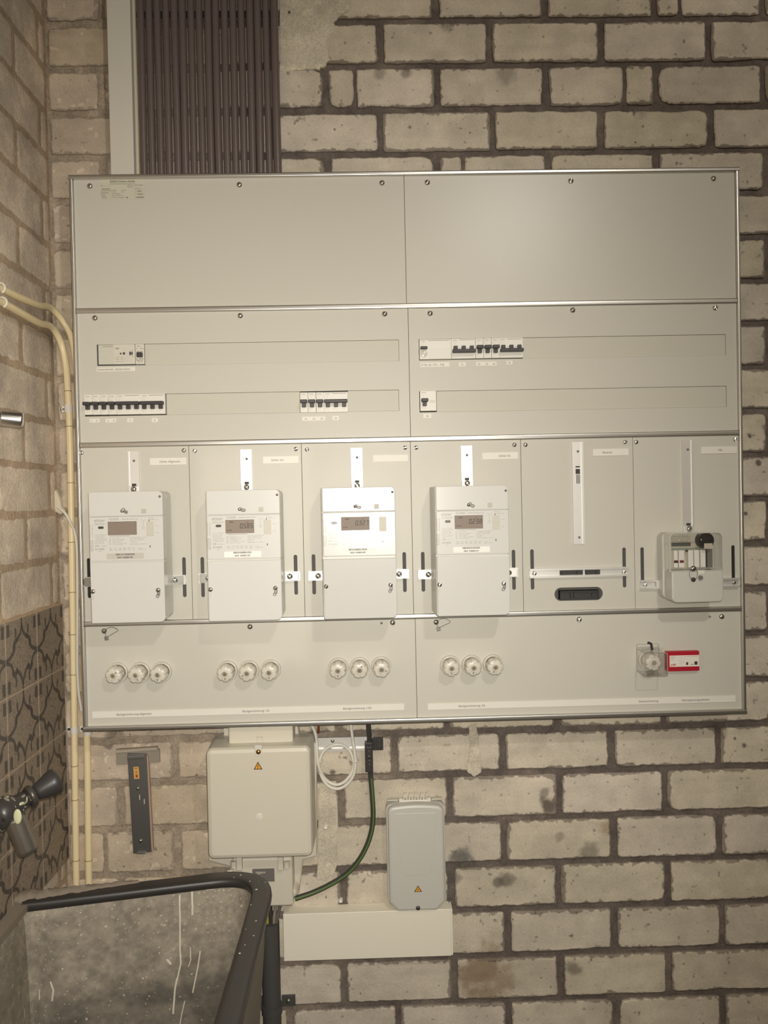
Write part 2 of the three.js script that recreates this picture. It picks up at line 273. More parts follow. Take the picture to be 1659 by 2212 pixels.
const tileGeo = rbox(0.1475, 0.1475, 0.008, 0.0015, 1).rotateY(Math.PI / 2);
for (let r = 0; r < 4; r++) for (let k = 0; k < 4; k++) partW(wallLeft, 'tile', tileGeo, tileMats[(r * 2 + k) % 3], V(LX + 0.002, tileTop - 0.075 - r * 0.15, 0.078 + k * 0.15));
partW(wallLeft, 'tile_bed', box(0.01, 0.6, 0.6), std(0xcbb597, 0.9), V(LX - 0.0006, tileTop - 0.3, 0.303));
// the rest of the cellar
structure('wall_right', box(0.15, CEIL + 0.2, DEPTH + 0.4), M.room, V(RX + 0.075, CEIL / 2, DEPTH / 2));
{ // wall behind the photographer, with an unseen hatch, its slot cut to outline light on the second bay
  const hx0 = -0.14, hy0 = 1.5, sh0 = rrShape(RX - LX, CEIL, 0.001); sh0.holes.push(new THREE.Path(rrShape(0.2, 0.26, 0.002, hx0 - (RX + LX) / 2, hy0 - CEIL / 2).getPoints(3)));
  structure('wall_front', box(RX - LX + 0.4, CEIL + 0.2, 0.15), M.room, V((RX + LX) / 2, CEIL / 2, DEPTH + 0.075));
  structure('unseen_wall_inner', extr(sh0, 0.12), M.room, V((RX + LX) / 2, CEIL / 2, PZ));  // unseen partition, stands out of view to carry the light-shaping hatch
  const k = (SIDE.z - PZ) / (SIDE.z - 0.1), slot = [[428, 969], [668, 964], [668, 1441], [430, 1387]].map(([px, py]) => { const q = at(px, py, 0.1); return [SIDE.x + (q.x - SIDE.x) * k - hx0, SIDE.y + (q.y - SIDE.y) * k - hy0]; });  // slot corners traced back from the light patch on the second bay
  const plate = rrShape(0.24, 0.3, 0.003); plate.holes.push(new THREE.Path(slot.map(([x, y]) => new THREE.Vector2(x, y))));
  const hatch = structure('window_1', extr(plate, 0.002), std(0x9a9488, 0.6), V(hx0, hy0, PZ - 0.002)); part(hatch, 'unseen_hatch_frame', extr(Object.assign(rrShape(0.27, 0.33, 0.004), { holes: [new THREE.Path(rrShape(0.2, 0.26, 0.002).getPoints(3))] }), 0.012, 0.002), std(0x7d776d, 0.6), 0, 0, -0.0125);  // out of view, slotted plate masks the lamp to light only the second bay
  const c = at(548, 1190, 0.1); unseenBayLight.target.position.copy(c); unseenBayLight.updateMatrixWorld();
  const l = thing('unseen_bay_lamp', 'small bare bulb out of view, shining through the hatch onto the second meter bay', 'lamp', V(SIDE.x, SIDE.y, SIDE.z)); part(l, 'bulb', new THREE.SphereGeometry(0.02, 20, 14), M.lampGlass, 0, 0, 0); part(l, 'socket', cyl(0.014, 0.014, 0.05, 16).rotateX(Math.PI / 2), M.white, 0, 0, 0.042); part(l, 'cord', cyl(0.003, 0.003, CEIL - SIDE.y, 8), M.white, 0, (CEIL - SIDE.y) / 2, 0.06);  // unseen lamp, placed to brighten the second meter bay through the slot
}
structure('floor', box(RX - LX + 0.4, 0.15, DEPTH + 0.4), M.floor, V((RX + LX) / 2, -0.075, DEPTH / 2));
structure('ceiling', box(RX - LX + 0.4, 0.15, DEPTH + 0.4), M.ceil, V((RX + LX) / 2, CEIL + 0.075, DEPTH / 2));
{
  const l = thing('unseen_ceiling_lamp', 'unseen round bulkhead lamp with a glowing glass dome on the ceiling', 'lamp', V(LAMP.x, CEIL, LAMP.z));  // out of view, casts the shadows below the meters
  part(l, 'base', cyl(0.085, 0.09, 0.03, 32), M.white, 0, -0.015, 0);
  part(l, 'glass_dome', lathe([[0.001, -0.118], [0.03, -0.113], [0.055, -0.098], [0.07, -0.07], [0.075, -0.03]], 32), M.lampGlass, 0, 0, 0);
}
// ---------------------------------------------------------------- the meter board
const BZ = 0.1, BX = 0.745, BT = 2.1158, BB = 0.8842, T1 = 1.8176, T2 = 1.521, T3 = 1.1236;
const evaluator = new Evaluator();
function csg(a, b) { const A = new Brush(a), B = new Brush(b); A.updateMatrixWorld(); B.updateMatrixWorld(); const r = evaluator.evaluate(A, B, SUBTRACTION).geometry; r.clearGroups(); return r; }
const screwGeo = csg(latheZ([[0, 0.0042], [0.002, 0.0041], [0.0042, 0.0033], [0.0058, 0.0018], [0.0064, 0], [0.0064, -0.002], [0, -0.002]].reverse(), 24), box(0.0014, 0.02, 0.004).rotateZ(0.6).translate(0, 0, 0.0043));
const boltGeo = csg(latheZ([[0, 0.0035], [0.0035, 0.0032], [0.0048, 0.0015], [0.005, -0.001], [0, -0.001]].reverse(), 20), box(0.0012, 0.02, 0.004).rotateZ(-0.5).translate(0, 0, 0.0035));
const tinyGeo = latheZ([[0, 0.0018], [0.0016, 0.0016], [0.0026, 0.0004], [0.0028, -0.001]].reverse(), 14);

const board = thing('meter_board', 'wide grey electrical meter board with aluminium frame on the brick wall', 'meter board', V(0, BB, 0));
// convex aluminium profile along x, standing on z = 0
function solidBarX(len, w, d) {                       // built directly, so that winding is right
  const prof = [[w / 2, -0.004], [w / 2, 0.0005]]; for (let k = 0; k <= 12; k++) { const q = Math.cos(Math.PI * k / 12); prof.push([q * w / 2, (1 - Math.pow(Math.abs(q), 8) * 0.93 - 0.07 * q * q) * d + 0.0005]); } prof.push([-w / 2, -0.004]);
  const pos = [], n = prof.length;
  for (let i = 0; i < n; i++) { const a = prof[i], b = prof[(i + 1) % n], L = len / 2; pos.push(-L, a[0], a[1], L, a[0], a[1], L, b[0], b[1], -L, a[0], a[1], L, b[0], b[1], -L, b[0], b[1]); }
  for (let i = 1; i < n - 1; i++) for (const s of [1, -1]) { const t = [prof[0], s > 0 ? prof[i] : prof[i + 1], s > 0 ? prof[i + 1] : prof[i]]; for (const q of t) pos.push(s * len / 2, q[0], q[1]); }
  const g = new THREE.BufferGeometry(); g.setAttribute('position', new THREE.Float32BufferAttribute(pos, 3)); const uv = []; for (let i = 0; i < pos.length; i += 3) uv.push(pos[i], pos[i + 1]); g.setAttribute('uv', new THREE.Float32BufferAttribute(uv, 2)); g.computeVertexNormals(); return smoothAcross(g);
}
function smoothAcross(g) {                             // smooth normals round the bar, keeping the ends crisp
  const p = g.attributes.position, nn = g.attributes.normal, m = new Map(), key = (i) => `${p.getX(i).toFixed(5)},${p.getY(i).toFixed(5)},${p.getZ(i).toFixed(5)}`;
  for (let i = 0; i < p.count; i++) { if (Math.abs(nn.getX(i)) > 0.5) continue; const k = key(i), a = m.get(k) || [0, 0, 0]; a[0] += nn.getX(i); a[1] += nn.getY(i); a[2] += nn.getZ(i); m.set(k, a); }
  for (let i = 0; i < p.count; i++) { if (Math.abs(nn.getX(i)) > 0.5) continue; const a = m.get(key(i)), l = Math.hypot(...a); nn.setXYZ(i, a[0] / l, a[1] / l, a[2] / l); } return g;
}
partW(board, 'back_box', mergeGeometries([box(2 * BX - 0.004, BT - BB - 0.004, 0.004).translate(0, 0, -0.028), box(2 * BX, 0.006, 0.058).translate(0, (BT - BB) / 2 - 0.003, 0), box(2 * BX, 0.006, 0.058).translate(0, -(BT - BB) / 2 + 0.003, 0), box(0.006, BT - BB, 0.058).translate(BX - 0.003, 0, 0), box(0.006, BT - BB, 0.058).translate(-BX + 0.003, 0, 0)]), M.cavity, V(0, 1.5, 0.069));
for (const s of [-1, 1]) for (const y of [BB + 0.1, BT - 0.1]) partW(board, 'wall_bracket', box(0.04, 0.06, 0.045), M.galv, V(s * 0.55, y, 0.0195));
partW(board, 'top_frame', solidBarX(2 * BX, 0.0105, 0.006), M.alu, V(0, BT - 0.0052, BZ));
partW(board, 'bottom_frame', solidBarX(2 * BX, 0.0125, 0.006), M.alu, V(0, BB + 0.0062, BZ));
for (const s of [-1, 1]) partW(board, 'side_frame', solidBarX(BT - BB - 0.02, 0.0085, 0.006).rotateZ(Math.PI / 2), M.alu, V(s * (BX - 0.0043), 1.5, BZ));
for (const y of [T1, T2, T3]) partW(board, 'trim_strip', solidBarX(2 * BX - 0.0172, 0.0125, 0.0035), M.alu, V(0, y, BZ));

// a cover panel with its openings; rectangle and openings in room coordinates
const g1 = 0.00045;
function panel(x0, x1, y0, y1, holes, label, mat = M.panel) {
  x0 += g1; x1 -= g1; const cx = (x0 + x1) / 2, cy = (y0 + y1) / 2, s = rrShape(x1 - x0, y1 - y0, 0.001);
  for (const [hx0, hx1, hy0, hy1, r] of holes) s.holes.push(new THREE.Path(rrShape(hx1 - hx0, hy1 - hy0, r, (hx0 + hx1) / 2 - cx, (hy0 + hy1) / 2 - cy).getPoints(8)));
  return partW(board, 'panel', extr(s, 0.003, 0.0004), mat, V(cx, cy, BZ - 0.003), label);
}
const XL = -BX + 0.0085, XR = BX - 0.0085, S1 = -0.0065, S2 = -0.0035, S4 = -0.0015;
const r1 = [T1 + 0.006, BT - 0.0102], r2 = [T2 + 0.006, T1 - 0.006], r3 = [T3 + 0.006, T2 - 0.006], r4 = [BB + 0.0122, T3 - 0.006];
const pA = panel(XL, S1, ...r1, [], undefined, M.panelSmooth), pB = panel(S1, XR, ...r1, [], undefined, M.panelSmooth);
const dinY = [at(536, 762, BZ).y, at(500, 871, BZ).y, at(1240, 750, BZ).y, at(1240, 862, BZ).y];
const DH = 0.0235, hx = (px, py) => at(px, py, BZ).x;
const din = [[hx(209, 764), hx(862, 760), dinY[0]], [hx(183, 874), hx(862, 868), dinY[1]], [hx(905, 755), hx(1568, 748), dinY[2]], [hx(906, 866), hx(1570, 860), dinY[3]]];
const dinHole = (d) => [d[0], d[1], d[2] - DH, d[2] + DH, 0.0008];
const pC = panel(XL, S2, ...r2, [dinHole(din[0]), dinHole(din[1])]), pD = panel(S2, XR, ...r2, [dinHole(din[2]), dinHole(din[3])]);
function coverStrip(p, x0, x1, y) { partW(p, 'cover_strip', extr(rrShape(x1 - x0 - 0.0006, 2 * DH - 0.0006, 0.001), 0.002, 0.0006), M.strip, V((x0 + x1) / 2, y, BZ - 0.0042)); }
coverStrip(pC, hx(312, 764), din[0][1], dinY[0]); coverStrip(pC, hx(359, 872), hx(648, 870), dinY[1]); coverStrip(pC, hx(751.5, 868), din[1][1], dinY[1]);
coverStrip(pD, hx(1129, 750), din[2][1], dinY[2]); coverStrip(pD, hx(943, 865), din[3][1], dinY[3]);
// six meter panels with their slots
const colX = [XL, -0.4977, -0.2478, -0.0046, 0.2432, 0.4966, XR];
const slotPx = [[[191, 1206, 1292], [397, 1204, 1290]], [[436.7, 1203.6, 1290], [638, 1198.7, 1284.7]], [[677, 1197.7, 1284], [873, 1193, 1279]], [[913, 1192.6, 1278], [1109, 1188, 1274]], [[1149, 1187, 1273.6], [1348, 1183, 1269]], [[1387, 1182.5, 1270], [1583.5, 1178, 1265]]];
const meterPanels = [], crossY = [];
slotPx.forEach((sl, c) => {
  const holes = sl.map(([px, a, b]) => { const p = at(px, a, BZ), q = at(px, b, BZ); return [p.x - 0.0039, p.x + 0.0039, q.y, p.y, 0.0038]; });
  if (c === 4) { const a = at(1198, 1283, BZ), b = at(1302, 1283, BZ); holes.push([a.x, b.x, (a.y + b.y) / 2 - 0.0148, (a.y + b.y) / 2 + 0.0148, 0.0145]); }
  meterPanels.push(panel(colX[c], colX[c + 1], ...r3, holes)); 
});
const pE = panel(XL, S4, ...r4, []), pF = panel(S4, XR, ...r4, []);
// terminal block seen through the oval opening
partW(board, 'terminal_block', mergeGeometries([box(0.09, 0.02, 0.018), box(0.004, 0.012, 0.006).translate(-0.02, 0, 0.011), box(0.004, 0.012, 0.006).translate(-0.012, 0, 0.011), cylZ(0.004, 0.004, 0.006, 12).translate(0.03, 0, 0.011)]), M.dark, at(1250, 1284, BZ - 0.035));
const screwsPx = { A: [[194, 402], [517, 399], [825, 395]], B: [[923, 394], [1233, 391], [1541, 386]], C: [[205, 687], [519, 682], [831, 678]], D: [[929, 677], [1237, 670], [1545, 665]], E: [[225, 1363], [540, 1354], [848, 1345]], F: [[942, 1344], [1251, 1338], [1559, 1332]] };
for (const [k, p] of [['A', pA], ['B', pB], ['C', pC], ['D', pD], ['E', pE], ['F', pF]]) for (const [px, py] of screwsPx[k]) { const m = partW(p, 'screw', screwGeo, M.screw, at(px, py, BZ)); m.rotation.z = rr(-1.5, 1.5); }
[[176, 978], [397, 973], [421, 974], [639, 970], [663, 971], [875, 967], [899, 967], [1111, 961], [1135, 961], [1350, 955], [1374, 955], [1588, 949]].forEach(([px, py], i) => { const m = partW(meterPanels[i >> 1], 'screw', boltGeo, M.screw, at(px, py, BZ)); m.rotation.z = rr(-1.5, 1.5); });
partW(pE, 'blind_screw', tinyGeo, M.zinc, at(824, 1346, BZ)); partW(pF, 'blind_screw', tinyGeo, M.zinc, at(1533, 1332, BZ));
// lead seals hanging on the screws
function sealLoop(p, a, b, c) { const z = BZ + 0.004, P = (q, dz = 0) => p.worldToLocal(at(q[0], q[1], z + dz)); p.updateWorldMatrix(true, false); part(p, 'seal_wire', tube([P(a), P([(a[0] + b[0]) / 2, a[1] - 5], 0.004), P(b, 0.006), P([(b[0] + c[0]) / 2 + 2, (b[1] + c[1]) / 2], 0.004), P(c), P([(a[0] + c[0]) / 2 - 1, (a[1] + c[1]) / 2]), P(a)], 0.0006, 40, 6), M.wire); const s = partW(p, 'lead_seal', rbox(0.0085, 0.009, 0.003, 0.0012), M.seal, at(c[0], c[1] + 3, z)); s.rotation.z = 0.2; }
sealLoop(pE, [227, 1360], [255, 1361], [230, 1376]); sealLoop(pF, [944, 1341], [973, 1343], [947, 1356]);

// printed stickers and name plates
function sticker(p, name, text, x0, x1, y0, y1, size, th = 0.0005, o) { const a = at((x0 + x1) / 2, (y0 + y1) / 2, BZ), w = at(x1, (y0 + y1) / 2, BZ).x - at(x0, (y0 + y1) / 2, BZ).x, h = (y1 - y0) / 966; return partW(p, name, box(w, h, th), textMat(text, w, h, size, o), V(a.x, a.y, BZ + th / 2)); }
sticker(pC, 'number_sticker', [['1', 0.17], ['2', 0.74]], 193.4, 215.2, 904.6, 912.8, 0.0055); sticker(pC, 'number_sticker', [['3', 0.24], ['4', 0.78]], 228, 250.6, 904.4, 912.6, 0.0055);
sticker(pC, 'number_sticker', '5', 275, 287.7, 903.7, 912, 0.0055); sticker(pC, 'number_sticker', '6', 328, 341, 903.4, 911.6, 0.0055);
sticker(pC, 'name_sticker', [['Sonnerietrafo', 0.02, 'left'], ['|', 0.485], ['Boilerschütz', 0.5, 'left']], 209, 292, 793.5, 802, 0.0058);
sticker(pC, 'number_sticker', [['21', 0.16], ['22', 0.5], ['23', 0.84]], 653, 703, 900, 908.8, 0.0055); sticker(pC, 'number_sticker', '24', 718, 732, 898.7, 907.6, 0.0055);
sticker(pD, 'name_sticker', [['FI für Gr. F31 - F36', 0.03, 'left']], 908, 970.6, 783, 792.5, 0.0062); sticker(pD, 'number_sticker', '31', 991, 1006, 783, 791.5, 0.0055);
sticker(pD, 'number_sticker', [['32', 0.15], ['33', 0.53], ['34', 0.87]], 1028, 1072.6, 781.6, 790, 0.0055); sticker(pD, 'number_sticker', '35', 1094, 1107, 779.5, 787.5, 0.0055); sticker(pD, 'number_sticker', '36', 914.4, 931.5, 894, 903, 0.0055);
const zt = ['Zähler Allgemein', 'Zähler UG', '', 'Zähler EG', 'Reserve', 'TRE'], zx = [0.55, 0.4, 0.5, 0.63, 0.4, 0.53];
[[324.3, 403, 989.4, 1004.2], [568.5, 645.4, 986, 1000.8], [806, 881, 982.7, 997.2], [1041.4, 1118.4, 977.3, 992], [1280.4, 1357.3, 969.5, 984.3], [1514, 1591, 964.7, 979.7]].forEach((q, i) => sticker(meterPanels[i], 'name_plate', [[zt[i], zx[i]]], ...q, 0.0062, 0.002));
function longPlate(p, x0, y0, x1, y1, texts) { const a = at(x0, y0, BZ), b = at(x1, y1, BZ), w = b.x - a.x, h = 0.0142, y = (a.y + b.y) / 2; return partW(p, 'name_strip', box(w, h, 0.002), textMat(texts.map(([s, px]) => [s, (at(px, (y0 + y1) / 2, BZ).x - a.x) / w]), w, h, 0.0062), V((a.x + b.x) / 2, y, BZ + 0.001)); }
longPlate(pE, 200, 1544.5, 873, 1526, [['Bezügersicherung Allgemein', 290], ['Bezügersicherung  UG', 553], ['Bezügersicherung 1.OG', 772]]);
longPlate(pF, 924, 1524, 1588, 1511, [['Bezügersicherung  EG', 1019], ['Steuersicherung', 1400], ['Überspannungsableiter', 1502]]);
{ // installer's rating sticker in the top left corner
  const a = at(265, 409, BZ), w = 0.099, h = 0.043; partW(pA, 'rating_sticker', box(w, h, 0.0004), paper(792, 344, (c, W, H) => {
    c.fillStyle = '#cfccb9'; c.fillRect(0, 0, W, H); c.fillStyle = '#4b4945'; c.font = 'bold 42px sans-serif'; c.textAlign = 'center'; c.fillText('RONTO Elektro GmbH', 0.5 * W, 50); c.fillRect(170, 76, 450, 5);
    c.font = '19px sans-serif'; c.textAlign = 'left'; c.strokeStyle = '#77746c'; c.lineWidth = 2; for (const y of [110, 185, 218, 250, 285, 320]) { c.beginPath(); c.moveTo(10, y); c.lineTo(200, y); c.stroke(); c.beginPath(); c.moveTo(610, y - 12); c.lineTo(785, y - 12); c.stroke(); }
    c.fillText('Typ', 12, 108); for (const [x, y, l] of [[12, 200, 180], [12, 235, 130], [12, 265, 90], [30, 300, 70], [30, 328, 85], [215, 195, 70], [215, 225, 60], [370, 195, 80], [370, 225, 60], [215, 255, 140], [215, 285, 185], [215, 320, 230], [480, 110, 100], [480, 140, 100], [615, 110, 130], [615, 165, 90]]) { for (let q = 0; q < l; q += rr(8, 16)) c.fillRect(x + q, y - 10, rr(4, 9), 9); }
    c.beginPath(); c.moveTo(205, 178); c.lineTo(205, 335); c.moveTo(606, 100); c.lineTo(606, 335); c.stroke();
    c.strokeStyle = '#34322f'; c.lineWidth = 5; const scr = (x, y, n, s) => { c.beginPath(); c.moveTo(x, y); for (let i = 1; i < n; i++) c.lineTo(x + i * s, y + (i % 2 ? -26 : 4) * rr(0.5, 1.1)); c.stroke(); }; scr(30, 170, 11, 14); scr(655, 215, 7, 11); scr(650, 268, 9, 13); scr(625, 325, 14, 11); c.fillRect(462, 308, 22, 18);
  }), V(a.x, a.y, BZ + 0.0002));
}

// ---------------------------------------------------------------- modular devices on the rails
const MOD = 0.018, DZ = 0.006;                        // module pitch, how far a device stands out of the panel
function toggleGeo(n, on) {                             // n poles joined by one bar; up = on
  const s = on ? 1 : -1, gs = []; const w = n * MOD;
  const bar = rbox(w - 0.0025, 0.0075, 0.013, 0.0018).translate(0, s * 0.0026, 0.0085); gs.push(bar);
  for (let i = 0; i < n; i++) { gs.push(rbox(0.009, 0.0115, 0.007, 0.0012).translate((i - (n - 1) / 2) * MOD, -s * 0.0042, 0.003)); }
  return mergeGeometries(gs);
}
const tg = { 1: toggleGeo(1, true), 3: toggleGeo(3, true), '-3': toggleGeo(3, false) };
const facePrint = (n, kind) => paper(Math.min(1024, 300 * n), 760, (c, W, H) => {
  c.fillStyle = '#ece9df'; c.fillRect(0, 0, W, H); const m = W / n; c.fillStyle = '#8b8780'; for (let q = 0.14; q < 0.72; q += 0.085) c.fillRect(m * q, H * (0.05 + 0.012 * hash(n, q * 100)), m * 0.06, H * 0.032);
  const ln = (x, y, l, t = 5) => { for (let q = 0; q < l; q += rr(14, 30)) c.fillRect(x + q, y, rr(8, 20), t); };
  if (n > 1 && kind !== 'rcbo') { c.fillStyle = '#7b7771'; c.fillRect(m * 1.0, H * 0.045, W - m * 1.15, H * 0.022); }
  c.fillStyle = '#a39f97'; ln(m * 0.15, H * 0.15, m * 0.55); ln(m * 0.15, H * 0.2, m * 0.3); ln(m * 0.15, H * 0.25, m * 0.35); ln(m * 0.15, H * 0.3, m * 0.3); ln(m * 0.15, H * 0.9, m * 0.5, 9);
  if (n === 1) { c.strokeStyle = '#b8b4aa'; c.lineWidth = 4; c.strokeRect(m * 0.12, H * 0.13, m * 0.76, H * 0.24); }
}, 0.42);
const facesByN = { 1: facePrint(1), 3: facePrint(3), rcd: facePrint(4, 'rcd'), rcbo: facePrint(2, 'rcbo') };
function device(name, label, category, px, py, n, group) { const p = at(px, py, BZ); return thing(name, label, category, V(p.x, p.y - 0.0225, BZ), group); }
function mcb(n, px, py, label, on = true) {
  const t = device('circuit_breaker', label, 'breaker', px, py, n, 'circuit breakers'), w = n * MOD;
  part(t, 'body', rbox(w - 0.0006, 0.0445, 0.03, 0.0012), M.device, 0, 0.0225, DZ - 0.015 - 0.0004);
  part(t, 'front_plate', box(w - 0.0022, 0.043, 0.0008), facesByN[n], 0, 0.0225, DZ - 0.0003);
  part(t, 'toggle_well', box(w - 0.004, 0.0135, 0.0006), std(0xdedacd, 0.5), 0, 0.0185 + (on ? 0 : 0), DZ + 0.0002);
  part(t, 'toggle', tg[n * (on ? 1 : -1)], M.toggle, 0, 0.0195 + (on ? 0.0015 : -0.0015), DZ + 0.0006, on ? 'dark grey toggle switched up' : 'dark grey toggle bar switched down');
  return t;
}
const y2L = (px) => 875 - (px - 184) * 0.0098;
const mcbs = [[1, 192.4, 'first one-pole breaker from the left in the lower left row'], [1, 209.9, 'second one-pole breaker from the left in the lower left row'], [1, 227.3, 'third one-pole breaker from the left in the lower left row'], [1, 244.8, 'fourth one-pole breaker, touching the first wide breaker'], [3, 279.7, 'wide three-pole breaker right after the four narrow ones'], [3, 331.7, 'wide three-pole breaker at the right end of the lower left row'], [1, 657.2, 'left one of the three narrow breakers in the middle group'], [1, 674.4, 'middle one of the three narrow breakers in the middle group'], [1, 691.8, 'right one of the three narrow breakers in the middle group'], [3, 726, 'wide three-pole breaker at the right end of the middle group']];
for (const [n, px, l] of mcbs) mcb(n, px, px < 600 ? 875 - (px - 190) * 0.012 : 870 - (px - 650) * 0.01, l);
const yR = (px) => 755.8 - (px - 905) * 0.019;
mcb(3, 1000.5, yR(1000), 'switched off three-pole breaker beside the residual current switch, bar down', false); mcb(1, 1035, yR(1035), 'left one of three narrow breakers between the two switched off ones'); mcb(1, 1052, yR(1052), 'middle one of three narrow breakers between the two switched off ones'); mcb(1, 1069.2, yR(1069), 'right one of three narrow breakers between the two switched off ones'); mcb(3, 1103, yR(1103), 'switched off three-pole breaker at the right end of its row, bar down', false);
{ // residual current switch, four modules
  const t = device('residual_current_switch', 'four-module white residual current switch with one dark lever and round test button', 'switch', 940.3, yR(940), 4), w = 0.0712;
  part(t, 'body', rbox(w, 0.0445, 0.03, 0.0012), M.device, 0, 0.0225, DZ - 0.0154); part(t, 'front_plate', box(w - 0.0022, 0.043, 0.0008), facesByN.rcd, 0, 0.0225, DZ - 0.0003);
  part(t, 'flap', box(w - 0.02, 0.023, 0.0012), M.device, 0.0085, 0.0135, DZ + 0.0003); part(t, 'toggle', rbox(0.0155, 0.006, 0.011, 0.0015), M.toggle, -w / 2 + 0.0092, 0.0245, DZ + 0.006); part(t, 'test_button', latheZ([[0, 0.0022], [0.006, 0.002], [0.0078, 0.0008], [0.008, 0]].reverse(), 24), M.porcelain, -w / 2 + 0.0092, 0.0125, DZ);
}
{ // combined switch 36
  const t = device('residual_current_breaker', 'two-module breaker with one dark toggle and white button above sticker 36', 'breaker', 924.7, 866.6, 2), w = 0.0362;
  part(t, 'body', rbox(w, 0.0445, 0.03, 0.0012), M.device, 0, 0.0225, DZ - 0.0154); part(t, 'front_plate', box(w - 0.0022, 0.043, 0.0008), facesByN.rcbo, 0, 0.0225, DZ - 0.0003);
  part(t, 'toggle', tg[1], M.toggle, -0.0085, 0.0205, DZ + 0.0006); part(t, 'test_button', rbox(0.011, 0.0055, 0.003, 0.001), M.white, 0.009, 0.0215, DZ + 0.0005);
}
{ // bell transformer, boiler contactor, switch
  const z0 = -0.002, T = (name, label, cat, x0, x1, draw, hide) => { const a = at((x0 + x1) / 2, 764.6, BZ), w = (x1 - x0) / 966, t = thing(name, label, cat, V(a.x, a.y - 0.0225, BZ)); part(t, 'body', rbox(w - 0.0008, 0.0445, 0.03, 0.0008), M.device, 0, 0.0225, z0 - 0.0154 + (hide || 0)); part(t, 'front_plate', box(w - 0.0025, 0.0425, 0.0008), paper(Math.round(w * 20000), 850, draw), 0, 0.0225, z0 - 0.0002 + (hide || 0)); return [t, w]; };
  T('bell_transformer', 'plain grey bell transformer module left of the boiler contactor', 'transformer', 210.5, 244.6, (c, W, H) => { c.fillStyle = '#cfccbe'; c.fillRect(0, 0, W, H); c.fillStyle = '#8c8881'; c.fillRect(W * 0.3, H * 0.09, W * 0.66, 22); c.fillStyle = '#b4b0a4'; for (const [y, l] of [[0.13, 0.2], [0.36, 0.8], [0.62, 0.5], [0.72, 0.5], [0.88, 0.45]]) for (let q = 0; q < l * W; q += 34) c.fillRect(W * 0.05 + q, H * y, 22, 10); }, -0.003);
  const [k] = T('boiler_contactor', 'boiler contactor module with printed circuit diagram and tiny selector switch', 'contactor', 244.8, 290.4, (c, W, H) => {
    c.fillStyle = '#d6d3c4'; c.fillRect(0, 0, W, H); c.fillStyle = '#55514d'; c.font = 'bold 92px sans-serif'; c.fillText('CMC', W * 0.06, H * 0.24); for (let i = 0; i < 4; i++) c.fillRect(W * (0.4 + i * 0.06), H * 0.22, 14, 10);
    c.beginPath(); c.arc(W * 0.33, H * 0.47, 44, 0, 7); c.fill(); c.strokeStyle = '#55514d'; c.lineWidth = 9; c.beginPath(); c.arc(W * 0.89, H * 0.32, 28, 0, 7); c.stroke(); c.beginPath(); c.arc(W * 0.9, H * 0.62, 22, 0, 7); c.stroke(); c.lineWidth = 5; c.strokeStyle = '#77736d';
    for (const x of [0.55, 0.65, 0.75]) { c.beginPath(); c.moveTo(W * x, H * 0.62); c.lineTo(W * x, H * 0.7); c.lineTo(W * (x - 0.04), H * 0.78); c.moveTo(W * x, H * 0.8); c.lineTo(W * x, H * 0.93); c.stroke(); } c.fillStyle = '#77736d'; for (const y of [0.66, 0.76, 0.86]) { c.fillRect(W * 0.08, H * y, W * 0.18, 12); c.fillRect(W * 0.32, H * y, W * 0.13, 14); }
  });
  part(k, 'selector', rbox(0.004, 0.005, 0.004, 0.0008), M.toggle, 0.0, 0.0238, z0 + 0.001); part(k, 'selector', rbox(0.003, 0.008, 0.003, 0.0006), M.toggle, 0.0135, 0.0238, z0 + 0.001); part(k, 'selector', rbox(0.003, 0.006, 0.003, 0.0012), M.toggle, 0.0175, 0.0238, z0 + 0.001);
  const [s] = T('module_switch', 'narrow module switch with square black toggle right of the boiler contactor', 'switch', 291.6, 311.2, (c, W, H) => { c.fillStyle = '#d9d5c8'; c.fillRect(0, 0, W, H); c.fillStyle = '#4d4946'; for (const y of [0.07, 0.19, 0.36, 0.73, 0.8, 0.88]) for (let x = 0.08; x < 0.9; x += 0.1) if (rnd() < 0.62) c.fillRect(W * x, H * y, W * rr(0.04, 0.09), H * rr(0.02, 0.05)); });
  part(s, 'toggle', rbox(0.0125, 0.0105, 0.009, 0.0015), M.toggle, 0.0005, 0.0205, z0 + 0.003);
}
// ---------------------------------------------------------------- mounting rails of the meter bays
const railGeoV = (len) => { const s = poly([[-0.0125, 0], [-0.0125, 0.005], [-0.0095, 0.005], [-0.0095, 0.0022], [0.0085, 0.0022], [0.0085, 0.005], [0.0125, 0.005], [0.0125, 0]]); const g = new THREE.ExtrudeGeometry(s, { depth: len, bevelEnabled: false }); return g.rotateX(Math.PI / 2).translate(0, 0, 0); };   // hangs from y = 0 down, profile stands on z = 0
const ord = ['first bay, above the dark-display meter', 'second bay, above meter reading 0.585', 'third bay, above the glaring meter', 'fourth bay, above meter reading 0.238', 'empty reserve bay, standing alone', 'last bay, above the clear-lidded receiver'];
const bays = ['first', 'second', 'third', 'fourth', 'reserve', 'last'];
const railPx = [[289, 975, 1130], [532, 971, 1130], [770, 968, 1130], [1007, 963, 1130], [1246, 955, 1175], [1483, 951, 1146]];
